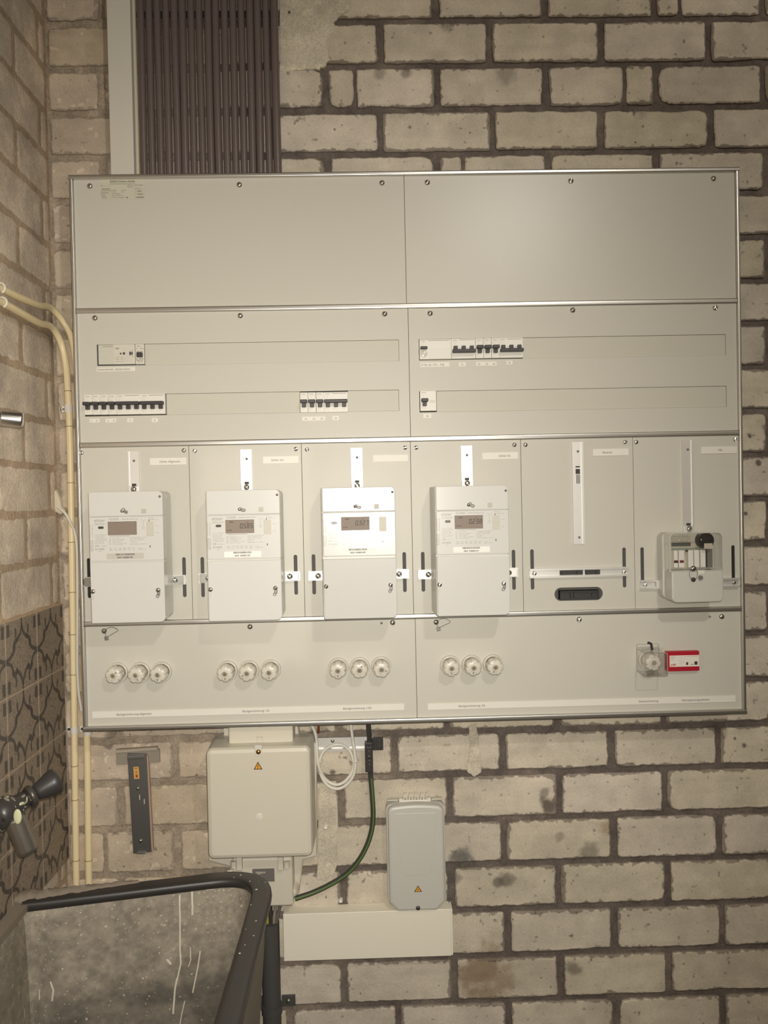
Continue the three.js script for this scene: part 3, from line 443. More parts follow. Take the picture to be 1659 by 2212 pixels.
railPx.forEach(([px, a, b], i) => {
  const p = at(px, a, BZ), q = at(px + (b - a) * 0.02, b, BZ), len = p.y - q.y, t = thing('vertical_rail', `vertical aluminium mounting rail in the ${ord[i]}`, 'rail', V((p.x + q.x) / 2, q.y, BZ), 'vertical meter rails');
  part(t, 'profile', railGeoV(len), M.rail, 0, len, 0); part(t, 'screw', tinyGeo, M.zinc, 0.001, len - 0.021, 0.0028);
  if (i === 4) { part(t, 'screw', tinyGeo, M.zinc, 0.001, 0.015, 0.0028); part(t, 'slide_nut', box(0.0095, 0.02, 0.0016), M.galv, 0, len - 0.083, 0.003); part(t, 'slot', box(0.0095, 0.011, 0.0008), M.dark, 0, len - 0.066, 0.0026); part(t, 'slot', box(0.0095, 0.003, 0.0008), M.dark, 0, len - 0.0555, 0.0026); }
  else { const y = i === 5 ? 0.014 : len - 0.0745; part(t, 'slot', box(0.0095, 0.0055, 0.0008), M.dark, 0, y, 0.0026); part(t, 'hook_plate', rbox(0.022, 0.03, 0.003, 0.0008), M.rail, -0.0015, y - 0.018, 0.0052); part(t, 'screw', screwGeo, M.screw, 0, y - 0.0095, 0.0068); }
});
const crossPx = [[293, 1254], [540, 1246], [775, 1241], [1011, 1238], [1250, 1236], [1488, 1260]];
crossPx.forEach(([px, py], i) => {
  const p = at(px, py, BZ), t = thing('cross_rail', `horizontal steel cross rail in the ${bays[i]} meter bay`, 'rail', V(p.x, p.y - 0.01, BZ), 'horizontal meter rails');
  const s = poly([[-0.0105, 0], [-0.0105, 0.009], [-0.0065, 0.009], [-0.0065, 0.003], [0.0065, 0.003], [0.0065, 0.009], [0.0105, 0.009], [0.0105, 0]]), g = new THREE.ExtrudeGeometry(s, { depth: 0.224, bevelEnabled: false }).translate(0, 0, -0.112);
  g.rotateY(Math.PI / 2).rotateX(Math.PI / 2); part(t, 'profile', g, M.rail, 0, 0.01, 0).geometry.computeBoundingBox(); const bb = t.children[0].geometry.boundingBox; if (bb.max.z < 0.005) g.rotateX(Math.PI);
  for (const sx of [-1, 1]) part(t, 'screw', boltGeo, M.screw, sx * 0.101, 0.01, 0.0035);
  if (i < 4) for (const sx of [-1, 1]) { part(t, 'clamp_plate', rbox(0.03, 0.0185, 0.0025, 0.0008), i === 2 || i === 3 ? M.rail : M.galv, sx * 0.094, 0.01, 0.0115); part(t, 'clamp_screw', screwGeo, M.screw, sx * 0.09, 0.01, 0.0128); }
  if (i === 4) { for (const [x, w] of [[-0.018, 0.052], [0.03, 0.034]]) part(t, 'slide_nut', mergeGeometries([box(w, 0.0105, 0.002), cylZ(0.005, 0.0055, 0.003, 14).translate(-w * 0.35, 0, 0.002), cylZ(0.004, 0.0045, 0.003, 14).translate(w * 0.3, 0, 0.002)].map((q) => (q.index ? q.toNonIndexed() : q))), M.dark, x, 0.01, 0.0045); }
  if (i === 5) { part(t, 'clamp_plate', rbox(0.055, 0.019, 0.0025, 0.0008), M.rail, -0.05, 0.01, 0.0115); part(t, 'clamp_nut', rbox(0.017, 0.011, 0.0022, 0.0006), M.zinc, -0.058, 0.01, 0.0125); part(t, 'clamp_screw', screwGeo, M.screw, -0.055, 0.01, 0.014); }
});

// ---------------------------------------------------------------- electricity meters
const seg = { 0: 'abcdef', 1: 'bc', 2: 'abged', 3: 'abgcd', 4: 'fgbc', 5: 'afgcd', 6: 'afgedc', 7: 'abc', 8: 'abcdefg', 9: 'abcdfg' };
function lcd(c, s, x, y, h, col) {                       // slanted seven-segment figures
  const w = h * 0.5, t = h * 0.12; c.fillStyle = col; let cx = x;
  for (const ch of s) {
    if (ch === '.') { c.fillRect(cx - w * 0.32, y - t, t, t); continue; }
    for (const k of seg[ch]) { c.save(); c.translate(cx, y); c.transform(1, 0, -0.12, 1, 0, 0); const H = h, m = t * 0.25;
      const r = { a: [m, -H, w - 2 * m, t], d: [m, -t, w - 2 * m, t], g: [m, -H / 2 - t / 2, w - 2 * m, t], f: [0, -H + m, t, H / 2 - 2 * m], e: [0, -H / 2 + m, t, H / 2 - 2 * m], b: [w - t, -H + m, t, H / 2 - 2 * m], c: [w - t, -H / 2 + m, t, H / 2 - 2 * m] }[k]; c.fillRect(...r); c.restore(); }
    cx += w * 1.45;
  }
}
const MW = 0.163, MH = 0.277, MZ = 0.09;
function meterFace(no, bg) {
  return tex(1304, 776, (c, W, H) => {                    // 8000 pixels per metre: 0.163 x 0.097
    c.fillStyle = bg; c.fillRect(0, 0, W, H); const g = '#a5a19a', d = '#7d7973';
    const dashes = (x, y, l, t = 6, a = 6, b = 22) => { for (let q = 0; q < l; q += b * 0.62 + 5) c.fillRect(x + q, y + rr(-1, 1), Math.min(rr(a, b), l - q), t); };
    c.fillStyle = '#96928a'; c.font = '72px sans-serif'; c.fillText('elster', W * 0.115, H * 0.115); dashes(W * 0.115, H * 0.145, 210); dashes(W * 0.115, H * 0.17, 190);
    c.font = '50px sans-serif'; c.fillText('AS3000', W * 0.305, H * 0.082); c.fillStyle = g; dashes(W * 0.46, H * 0.055, 290, 10);
    c.fillStyle = g; for (let i = 0; i < 2; i++) for (let q = 0; q < 9; q++) c.fillRect(W * (0.055 + i * 0.03), H * (0.17 + q * 0.033), 9, rr(10, 22)); for (let i = 0; i < 3; i++) for (let q = 0; q < 8; q++) c.fillRect(W * (0.05 + i * 0.018), H * (0.52 + q * 0.032), 10, rr(12, 22));
    for (let i = 0; i < 7; i++) dashes(W * 0.12, H * (0.395 + i * 0.032), rr(150, 210)); c.font = 'bold 44px sans-serif'; c.fillText('CH', W * 0.12, H * 0.665); dashes(W * 0.175, H * 0.645, 130); c.font = 'bold 46px sans-serif'; c.fillText('CE M20', W * 0.115, H * 0.74); dashes(W * 0.16, H * 0.77, 60);
    dashes(W * 0.315, H * 0.43, 330, 9, 10, 12);
    for (let i = 0; i < 6; i++) { dashes(W * 0.345, H * (0.475 + i * 0.03), [120, 210, 190, 150, 240, 170][i]); dashes(W * 0.3, H * (0.475 + i * 0.03), 36); dashes(W * 0.57, H * (0.47 + i * 0.03), [270, 240, 230, 120, 110, 290][i]); }
    for (let i = 0; i < 6; i++) for (let k = 0; k < 3; k++) dashes(W * (0.305 + i * 0.058), H * (0.695 + k * 0.025), 46); dashes(W * 0.67, H * 0.71, 70); dashes(W * 0.67, H * 0.74, 140);
    c.strokeStyle = g; c.lineWidth = 4; c.beginPath(); c.moveTo(W * 0.72, H * 0.07); c.lineTo(W * 0.75, H * 0.12); c.lineTo(W * 0.78, H * 0.07); c.moveTo(W * 0.745, H * 0.12); c.lineTo(W * 0.745, H * 0.22); c.stroke(); c.strokeRect(W * 0.73, H * 0.24, 38, 34); c.fillStyle = g; dashes(W * 0.81, H * 0.04, 90); dashes(W * 0.845, H * 0.075, 60, 10); c.font = '34px sans-serif'; c.fillText('L T', W * 0.905, H * 0.1); dashes(W * 0.905, H * 0.215, 50, 6); dashes(W * 0.905, H * 0.375, 46, 6); c.fillStyle = d; c.fillRect(W * 0.815, H * 0.08, 16, 44); c.fillRect(W * 0.82, H * 0.655, 18, 40);
  });
}
function meter(px, py, no, value, label, o = {}) {
  const c = at(px, py, BZ + MZ), t = thing('electricity_meter', label, 'meter', V(c.x, c.y - MH / 2, BZ), 'electricity meters'), hL = 0.1295, hM = 0.0945, hT = MH - hL - hM, gap = 0.0009;
  // housing, with the left flank leaning inwards to the front
  const lean = (g, x0) => { const p = g.attributes.position; for (let i = 0; i < p.count; i++) { const f = clamp((p.getZ(i)) / MZ); if (p.getX(i) < -MW / 2 + 0.006) p.setX(i, p.getX(i) + 0.008 * f * f); } g.computeVertexNormals(); return g; };
  part(t, 'housing', lean(extr(rrShape(MW - 0.002, MH - 0.002, [0.002, 0.011, 0.011, 0.002]), 0.0725, 0.001)), M.meterBody, 0, MH / 2, 0.013);
  const feet = mergeGeometries([box(0.1, 0.02, 0.02).translate(0, -0.07, 0), box(0.03, 0.02, 0.02).translate(0, 0.1, 0)]); part(t, 'mounting_foot', feet, M.meterBody, 0, MH / 2, 0.0106);
  const cover = (name, y0, h, r, tilt, mat, fn) => { const g = extr(rrShape(MW, h - gap, r), 0.028, 0.0016); g.translate(0, 0, 0.062); lean(g); const u = g.attributes.uv, p = g.attributes.position; for (let i = 0; i < u.count; i++) u.setXY(i, clamp(p.getX(i) / MW + 0.5, 0.003, 0.997), clamp(p.getY(i) / h + 0.5, 0.003, 0.997)); const m = part(t, name, g, mat, 0, y0 + h / 2, tilt > 0 ? 0.0 : 0.0); m.rotation.x = tilt; return m; };
  const face = std(0xffffff, 0.26, 0, { map: meterFace(no, o.bg || '#d9d8d3') });
  const low = cover('terminal_cover', 0, hL, [0.002, 0.011, 0.0018, 0.0018], 0.0, M.meter); const mid = cover('face_cover', hL, hM, 0.0018, 0, face); const top = cover('top_cover', hL + hM, hT, [0.0018, 0.0018, 0.011, 0.002], 0, M.meter);
  // display and face fittings; fx, fy: fractions of the middle cover
  const F2 = (fx, fy) => [(fx - 0.5) * MW, hL + hM * (1 - fy)];
  const [dx, dy] = F2(0.475, 0.262), dW = 0.0602, dH = 0.0283;
  const disp = paper(1024, 480, (k, W, H) => { k.fillStyle = '#8d7f72'; k.fillRect(0, 0, W, H); for (let i = 0; i < (value ? 500 : 5200); i++) { k.fillStyle = rnd() < 0.5 ? 'rgba(60,50,44,.25)' : 'rgba(190,172,150,.2)'; k.fillRect(rnd() * W, rnd() * H, rr(3, 9), rr(3, 9)); }
    k.strokeStyle = '#5d524a'; k.lineWidth = 14; k.strokeRect(0, 0, W, H);
    if (value) { lcd(k, value, W * 0.5, H * 0.64, H * 0.36, '#35302c'); k.fillStyle = '#35302c'; for (let q = 0; q < 4; q++) k.fillRect(W * (0.15 + q * 0.035), H * 0.12, 22, 40); k.font = 'bold 46px sans-serif'; k.fillText('▶ kW', W * 0.7, H * 0.22); for (let q = 0; q < 5; q++) k.fillRect(W * (0.06 + q * 0.035), H * 0.74, 20, 34); k.fillText('▲', W * 0.06, H * 0.94); k.fillText('▲▲', W * 0.45, H * 0.94); k.fillText('▬▶', W * 0.85, H * 0.84); } }, 0.55);
  part(t, 'display', rbox(dW, dH, 0.0016, 0.0004), disp, dx, dy, MZ + 0.0002, value ? `grey liquid crystal display reading ${value}` : 'dark brown blank display');
  const [ox, oy] = F2(0.2, 0.24); part(t, 'optical_port', extr(rrShape(0.0118, 0.0052, 0.0025), 0.0015, 0.0004), std(0x4d4a47, 0.3), ox, oy, MZ - 0.0004);
  const [bx, by] = F2(0.832, 0.285); part(t, 'button_flap', rbox(0.0152, 0.0308, 0.0016, 0.0004), M.strip, bx, by, MZ + 0.0001);
  const [sx, sy] = F2(0.755, -0.11); part(t, 'approval_sticker', box(0.0106, 0.0106, 0.0004), paper(200, 200, (k) => { k.fillStyle = '#c9c6b6'; k.fillRect(0, 0, 200, 200); k.strokeStyle = '#8d8a7e'; k.lineWidth = 9; for (const y of [50, 95, 140, 180]) { k.beginPath(); k.moveTo(15, y); k.lineTo(185, y - 12); k.stroke(); } }), sx, sy, MZ + 0.0002);
  const seal = (x, y, turn) => { const s = part(t, 'lead_seal', mergeGeometries([rbox(0.0095, 0.0062, 0.0035, 0.0016), new THREE.TorusGeometry(0.0028, 0.0008, 8, 18).translate(-0.006, 0.002, 0.0005)].map((q) => (q.index ? q.toNonIndexed() : q))), M.seal, x, y, MZ + 0.0016); s.rotation.z = turn; };
  const [lx, ly] = F2(0.5, -0.11); part(t, 'seal_eyelet', latheZ([[0, 0.002], [0.0032, 0.0016], [0.0036, 0]].reverse(), 16), M.screw, lx - 0.004, ly + 0.0012, MZ); seal(lx + 0.004, ly - 0.0006, o.sealTurn ?? -0.1);
  for (const s of [-1, 1]) part(t, 'cover_screw', boltGeo, M.screw, s < 0 ? -MW / 2 + 0.0125 : MW / 2 - 0.0135, 0.067, MZ + 0.0006); seal(MW / 2 - 0.0125, 0.06, 1.5);
  part(t, 'vent_slot', box(0.0022, 0.01, 0.0008), M.strip, -MW / 2 + 0.0125, 0.054, MZ); part(t, 'corner_pin', tinyGeo, M.zinc, MW / 2 - 0.0055, MH - 0.0125, MZ);
  part(t, 'flank_label', box(0.0006, 0.006, 0.008), M.white, MW / 2 - 0.0008, MH - 0.0135, 0.05);
  const [ax, ay] = F2(0.505, 0.885); part(t, 'number_label', box(0.078, 0.0122, 0.0005), paper(1092, 170, (k, W, H) => { k.fillStyle = o.tagBg || '#f3f1ea'; k.fillRect(0, 0, W, H); k.fillStyle = '#2f2c29'; let x = W * 0.25; while (x < W * 0.74) { const b = rr(4, 13); k.fillRect(x, H * 0.05, b, H * 0.32); x += b + rr(4, 13); } k.font = 'bold 70px sans-serif'; k.textAlign = 'center'; k.fillText(no, W * 0.49, H * 0.88); }), ax, ay, MZ + 0.0003);
  return { t, low, mid, top };
}
const m1 = meter(270, 1203, 'AEK 10480138', '', 'electricity meter with dark blank display, leftmost of four', { tagBg: '#c6c3b8', sealTurn: -0.5 });
const m2 = meter(523.6, 1199, 'AEK 10480139', '0.585', 'electricity meter reading 0.585 in the second bay');
const m3 = meter(773, 1192.5, 'AEK 10480140', '0.327', 'electricity meter reading 0.327 with flash glare on its face');
const m4 = meter(1018, 1189, 'AEK 10480141', '0.238', 'electricity meter reading 0.238, nearest to the reserve bay', { sealTurn: -0.4 });
m3.low.rotation.x = 0.05; for (const q of [m1, m2, m4]) q.low.rotation.x = 0.02;

// ---------------------------------------------------------------- ripple control receiver with clear lid
{
  const z1 = 0.075, c = at(1505, 1226, BZ + z1), W = 0.117, H = 0.152, hl = 0.068, t = thing('ripple_control_receiver', 'small control receiver with clear lid showing round black relay and dip switches', 'receiver', V(c.x, c.y - H / 2, BZ));
  part(t, 'housing', extr(rrShape(W + 0.001, H * 0.98, [0.016, 0.012, 0.012, 0.012]), 0.03, 0.003), M.fibre, 0, H / 2, 0.003);
  part(t, 'terminal_cover', extr(rrShape(W - 0.004, hl, [0.012, 0.012, 0.002, 0.002]), z1 - 0.03, 0.003), M.fibre, 0.002, hl / 2, 0.03);
  const lw = W, lh = H - hl, y0 = hl;
  const inner = part(t, 'circuit_board', box(lw - 0.009, lh - 0.007, 0.002), paper(1080, 770, (k, w, h) => {
    k.fillStyle = '#b9b4a2'; k.fillRect(0, 0, w, h); k.fillStyle = '#6c675c'; for (let r = 0; r < 8; r++) for (let q = 0.14; q < 0.5; q += rr(0.02, 0.045)) if (rnd() < 0.75) k.fillRect(q * w, (0.05 + r * 0.027) * h, rr(8, 26), 9); k.strokeStyle = '#6c675c'; k.lineWidth = 5; k.strokeRect(0.14 * w, 0.08 * h, 0.38 * w, 0.15 * h);
    k.fillStyle = '#575651'; k.fillRect(0.13 * w, 0.26 * h, 0.4 * w, 0.11 * h); k.fillStyle = '#8b9083'; k.fillRect(0.13 * w, 0.41 * h, 0.77 * w, 0.07 * h);
  }), 0, y0 + lh / 2, 0.036);
  part(inner, 'relay', latheZ([[0, 0.024], [0.013, 0.023], [0.0175, 0.018], [0.0185, 0]].reverse(), 32), std(0x2b2827, 0.12), 0.031, 0.023, 0); part(inner, 'relay_sticker', box(0.018, 0.012, 0.001), std(0xbdb5a2, 0.6), 0.032, 0.011, 0.0245);
  for (const [x, w] of [[-0.034, 0.0085], [-0.0215, 0.0125], [-0.001, 0.0112], [0.0122, 0.0112], [0.0262, 0.0112]]) part(inner, 'switch_block', rbox(w, 0.038, 0.01, 0.0008), M.device, x, -0.017, 0.006);
  for (const x of [-0.034, -0.0215]) part(inner, 'switch_slider', box(0.0085, 0.0055, 0.002), x < -0.03 ? std(0x4a2a28, 0.5) : std(0x7a2f2b, 0.5), x, -0.0225, 0.0115); part(inner, 'knob', cylZ(0.0027, 0.0027, 0.003, 12), M.dark, -0.0085, 0.0005, 0.008); part(inner, 'side_rib', box(0.011, 0.05, 0.014), std(0x6f6d66, 0.6), 0.0405, -0.012, 0.006);
  { const q = at(1438, 1276, BZ + 0.012).sub(t.position); part(t, 'grommet', latheZ([[0.001, 0.008], [0.008, 0.01], [0.0115, 0.006], [0.012, 0]].reverse(), 20).scale(0.8, 1.2, 1), M.dark, q.x + 0.006, q.y, 0.004); }
  const lid = extr(rrShape(lw, lh, [0.002, 0.002, 0.012, 0.012]), z1 - 0.032, 0.002); const cut = extr(rrShape(lw - 0.004, lh - 0.004, [0.002, 0.002, 0.01, 0.01]), z1 - 0.036); cut.translate(0, 0, -0.002);
  part(t, 'clear_lid', csg(lid, cut), M.clear, 0, y0 + lh / 2, 0.033, 'transparent plastic lid');
  part(t, 'lid_rim', extr(Object.assign(rrShape(lw + 0.0005, lh + 0.0005, [0.002, 0.002, 0.012, 0.012]), { holes: [new THREE.Path(rrShape(lw - 0.0035, lh - 0.0035, [0.001, 0.001, 0.011, 0.011]).getPoints(8))] }), 0.003, 0), M.fibre, 0, y0 + lh / 2, z1 - 0.0045);
  part(t, 'lid_screw', screwGeo, M.screw, -0.008, y0 + 0.006, z1 + 0.0015); part(t, 'seal_wire', new THREE.TorusGeometry(0.011, 0.0006, 8, 32).scale(0.8, 1.15, 1), M.wire, -0.008, y0 - 0.006, z1 + 0.002); part(t, 'lead_seal', cylZ(0.005, 0.005, 0.003, 16), M.seal, 0.007, y0 - 0.014, z1 + 0.003); part(t, 'cover_screw', boltGeo, M.dark, -0.008, y0 - 0.018, z1 + 0.0005); part(t, 'paper_tag', box(0.014, 0.008, 0.0006), M.white, 0.009, y0 - 0.002, z1 + 0.001);
}

// ---------------------------------------------------------------- screw-in fuses, test fuse, surge arrester
function fuseCapGeo() {
  const N = 72, prof = [[0, 0.0165, 0], [0.013, 0.0165, 0.1], [0.0165, 0.0186, 0.7], [0.03, 0.0188, 1], [0.0352, 0.018, 1], [0.0378, 0.0162, 0.9], [0.039, 0.0125, 0.35], [0.0394, 0.006, 0]], pos = [], idx = [];
  for (let r = 0; r < prof.length; r++) for (let k = 0; k < N; k++) { const a = k / N * Math.PI * 2, sc = Math.pow(Math.max(0, Math.cos(6 * a)), 2.2) * prof[r][2], R = prof[r][1] * (1 - 0.15 * sc); pos.push(Math.cos(a) * R, Math.sin(a) * R, prof[r][0]); }
  for (let r = 0; r < prof.length - 1; r++) for (let k = 0; k < N; k++) { const a = r * N + k, b = r * N + (k + 1) % N, c = a + N, d = b + N; idx.push(a, b, d, a, d, c); }
  const g = new THREE.BufferGeometry(); g.setAttribute('position', new THREE.Float32BufferAttribute(pos, 3)); g.setAttribute('uv', new THREE.Float32BufferAttribute(new Array(pos.length / 3 * 2).fill(0), 2)); g.setIndex(idx); g.computeVertexNormals(); return g;
}
const capGeo = fuseCapGeo(), ringGeo = latheZ([[0.0188, -0.002], [0.0188, 0.008], [0.0196, 0.0092], [0.0214, 0.0092], [0.0222, 0.008], [0.0224, 0.0018], [0.0228, 0.0008], [0.0228, -0.002]].reverse(), 44);
function fuse(px, py, label, turn) {
  const p = at(px, py, BZ), t = thing('screw_fuse', label, 'fuse', V(p.x, p.y - 0.023, BZ), 'screw-in fuses');
  part(t, 'base_ring', ringGeo, M.porcelain, 0, 0.023, 0); const cap = part(t, 'cap', capGeo, M.porcelain, 0, 0.023, 0); cap.rotation.z = turn;
  part(cap, 'window_ring', latheZ([[0.0048, 0.039], [0.0052, 0.0428], [0.0068, 0.0432], [0.0076, 0.0425], [0.0078, 0.0388]].reverse(), 28), M.porcelain); part(cap, 'window', cylZ(0.0035, 0.0055, 0.001, 20), std(0x8f897c, 0.2), 0, 0, 0.0402); part(cap, 'indicator', latheZ([[0, 0.0436], [0.0012, 0.043], [0.0018, 0.041]].reverse(), 14), M.galv); part(cap, 'test_hole', rbox(0.0022, 0.0048, 0.002, 0.0009), M.hakDark, 0, -0.0098, 0.0412);
}
const fusePx = [[255.7, 1452.3], [303.5, 1451.6], [350, 1450.6], [492, 1448.5], [538.5, 1447.5], [585.4, 1446], [731, 1442], [777, 1441], [823.5, 1439.5], [972, 1437], [1018.6, 1435.8], [1064.5, 1434.6]];
const pos3 = ['left', 'middle', 'right'], over = ['Bezügersicherung Allgemein', 'Bezügersicherung UG', 'Bezügersicherung 1.OG', 'Bezügersicherung EG'], turns = [2.4, 0.5, 0, 0.1, -1.2, 0, 0, 2.7, 1.4, -0.1, -0.15, -0.5];
fusePx.forEach(([x, y], i) => fuse(x, y, `${pos3[i % 3]} screw-in fuse of the three above ${over[Math.floor(i / 3)]}`, turns[i]));
{
  const b = at(1399, 1422, BZ), t = thing('sealed_fuse', 'screw-in fuse under a clear sealed plastic hood beside the red arrester', 'fuse', V(b.x, b.y - 0.029, BZ));
  part(t, 'base_ring', ringGeo, M.porcelain, 0, 0.026, 0); const cap = part(t, 'cap', capGeo, M.porcelain, 0, 0.026, 0); cap.rotation.z = 0.3; part(cap, 'window_ring', latheZ([[0.0048, 0.039], [0.0052, 0.0428], [0.0068, 0.0432], [0.0076, 0.0425], [0.0078, 0.0388]].reverse(), 28), M.porcelain); part(cap, 'window', cylZ(0.0055, 0.0055, 0.001, 20), std(0x9b9588, 0.2), 0, 0, 0.0412);
  const hood = csg(extr(rrShape(0.05, 0.052, 0.005), 0.056, 0.003), extr(rrShape(0.0472, 0.0492, 0.004), 0.054).translate(0, 0, -0.001)); part(t, 'clear_hood', hood, M.clear, 0, 0.026, 0.0005, 'transparent plastic hood'); part(t, 'hood_flange', mergeGeometries([box(0.05, 0.0016, 0.03).translate(0, 0.0565, 0.015), box(0.0016, 0.012, 0.03).translate(-0.0245, 0.051, 0.015)]), M.clear, 0, 0, 0.0005);
  const ringOf = (w, h, r, k) => extr(Object.assign(rrShape(w, h, r), { holes: [new THREE.Path(rrShape(w - k, h - k, r).getPoints(6))] }), 0.0012), edgeM = std(0xa39d92, 0.15); part(t, 'hood_edge', ringOf(0.0504, 0.0524, 0.005, 0.0026), edgeM, 0, 0.026, 0.0545); part(t, 'hood_edge', ringOf(0.0512, 0.062, 0.004, 0.0016), edgeM, 0, 0.031, 0.0006); part(t, 'hood_edge', box(0.0008, 0.0008, 0.054), edgeM, -0.025, 0.0005, 0.028); part(t, 'hood_edge', box(0.0008, 0.0008, 0.054), edgeM, -0.025, 0.0518, 0.028);
  const s = part(t, 'seal_tag', tube([V(0, 0.054, 0.03), V(-0.002, 0.062, 0.032), V(-0.004, 0.068, 0.034), V(-0.011, 0.071, 0.034)], 0.0028, 20, 8), M.dark);
}
{
  const p = at(1475.5, 1428.5, BZ + 0.012), w = 0.0745, h = 0.0445, t = thing('surge_arrester', 'red surge arrester module with white printed label', 'surge arrester', V(p.x, p.y - h / 2, BZ));
  part(t, 'body', rbox(w, h, 0.03, 0.0012), M.red, 0, h / 2, -0.003);
  part(t, 'printed_label', box(0.067, 0.0255, 0.0008), paper(1072, 408, (k, W, H) => { k.fillStyle = '#e9e4d8'; k.fillRect(0, 0, W, H); k.fillStyle = '#6b6660'; const d = (x, y, l, t = 10) => { for (let q = 0; q < l; q += rr(16, 30)) k.fillRect(x + q, y, rr(8, 18), t); }; k.font = 'bold 40px sans-serif'; d(30, 40, 160); d(30, 66, 180, 14); d(30, 100, 150); k.fillStyle = '#4d6b3e'; d(30, 160, 130, 14); k.fillStyle = '#6b6660'; for (let i = 0; i < 5; i++) d(320 + (i % 2) * 100, 60 + i * 60, 120); d(500, 40, 520, 9); d(700, 25, 330, 9); k.fillStyle = '#3a3632'; k.fillRect(600, 250, 70, 100); k.fillRect(900, 230, 110, 120); k.fillRect(770, 320, 20, 40); k.fillRect(830, 310, 20, 50); k.fillStyle = '#c22a34'; k.save(); k.translate(30, 330); k.rotate(-0.2); k.fillRect(0, 0, 180, 56); k.restore(); k.fillStyle = '#fff'; k.save(); k.translate(50, 345); k.rotate(-0.2); for (let q = 0; q < 4; q++) k.fillRect(q * 32, 0, 20, 24); k.restore(); }), 0.0028, h / 2 + 0.0008, 0.0122);
  part(t, 'latch', box(0.012, 0.003, 0.002), M.red, -0.02, 0.006, 0.0122);
}
// ---------------------------------------------------------------- cables, trunking and pipes round the board
{ // grey trunking with a white cable beside it
  const a = at(255, -30, 0.04), b = at(264, 372, 0.04), x = (a.x + b.x) / 2, y0 = BT - 0.03, y1 = CEIL;
  const t = thing('cable_trunking', 'flat grey vertical cable trunking above the board, left of the dark cables', 'trunking', V(x, y0, 0)); part(t, 'channel', box(0.05, y1 - y0, 0.036), M.duct, 0, (y1 - y0) / 2, 0.019); part(t, 'lid', rbox(0.0535, y1 - y0, 0.008, 0.002), M.duct, 0, (y1 - y0) / 2, 0.037);
}
{
  const y0 = BT - 0.03, y1 = CEIL, x0 = at(303, 372, 0.0125).x, x1 = at(609, 372, 0.0125).x, n = 17, pitch = (x1 - x0) / n, geo = cyl(pitch * 0.47, pitch * 0.47, 1, 18);
  const ordinals = 'first second third fourth fifth sixth seventh eighth ninth tenth eleventh twelfth thirteenth fourteenth fifteenth sixteenth'.split(' ');
  const gapMul = [1, 1, 1, 1, 0, 1, 1.4, 1.4, 0, 1.4, 1, 1, 1.4, 0, 1, 1.3];
  for (let i = 0; i < n; i++) {
    const pts = [], x = x0 + pitch * (i + 0.5 + (gapMul[i] === 0 ? 0.045 : gapMul[i - 1] === 0 ? -0.045 : 0)), ph = rr(0, 6); for (let k = 0; k <= 10; k++) pts.push(V(Math.sin(ph + k * 0.8) * 0.0005, (y1 - y0) * k / 10, Math.cos(ph * 2 + k) * 0.0006));
    const c = single('cable', tube(pts, pitch * (i === 16 ? 0.5 : gapMul[i] === 0 || gapMul[i - 1] === 0 ? 0.458 : gapMul[i] > 1 ? 0.418 : 0.436), 30, 14), M.cable, ['dark brown cable next to the white strip, first of the bundle', 'dark brown cable at the right edge of the bundle, beside the bricks'][i === 0 ? 0 : i === 16 ? 1 : 2] || `${ordinals[i]} dark brown cable of the bundle, counted from the trunking`, 'cable', V(x, y0, 0.0125), 'dark cables running into the board top');
  }
  const t = thing('cable_clamp_bar', 'dark clamp bar across the cable bundle near the top', 'clamp', V((x0 + x1) / 2, at(450, 21, 0.02).y - 0.008, 0)); part(t, 'bar', box(x1 - x0 + 0.005, 0.016, 0.0024), M.cableGap, 0, 0.008, 0.0016);
  const w = at(297, 372, 0.008); single('white_cable', tube([V(0, 0, 0), V(0.0004, 0.2, 0), V(-0.0004, 0.4, 0), V(0, y1 - y0, 0)], 0.0058, 20, 10), std(0xd2c6ae, 0.5), 'thin pale cable between the trunking and the dark cables', 'cable', V(w.x, y0, 0.008));
}
// cream conduits in the corner
const PR = 0.0078;
function conduit(label, pts, bands) {
  const base = pts[pts.length - 1].clone(), t = thing('conduit', label, 'conduit', base, 'cream conduits in the corner'), loc = pts.map((p) => p.clone().sub(base)), curve = new THREE.CatmullRomCurve3(loc, false, 'centripetal');
  part(t, 'pipe', new THREE.TubeGeometry(curve, 140, PR, 14, false), M.conduit);
  for (const y of bands) part(t, 'joint_mark', new THREE.TorusGeometry(PR + 0.0001, 0.0007, 6, 24).rotateX(Math.PI / 2), std(0x7b6343, 0.6), curve.getPoints(400).reduce((b, q) => (Math.abs(q.y + base.y - y) < Math.abs(b.y + base.y - y) ? q : b)).x, y - base.y, curve.getPoints(400).reduce((b, q) => (Math.abs(q.y + base.y - y) < Math.abs(b.y + base.y - y) ? q : b)).z);
  return t;
}
const LP = LX + PR + 0.006, by = (px, py) => at(px, py, 0.012).y, zc = 0.0115;
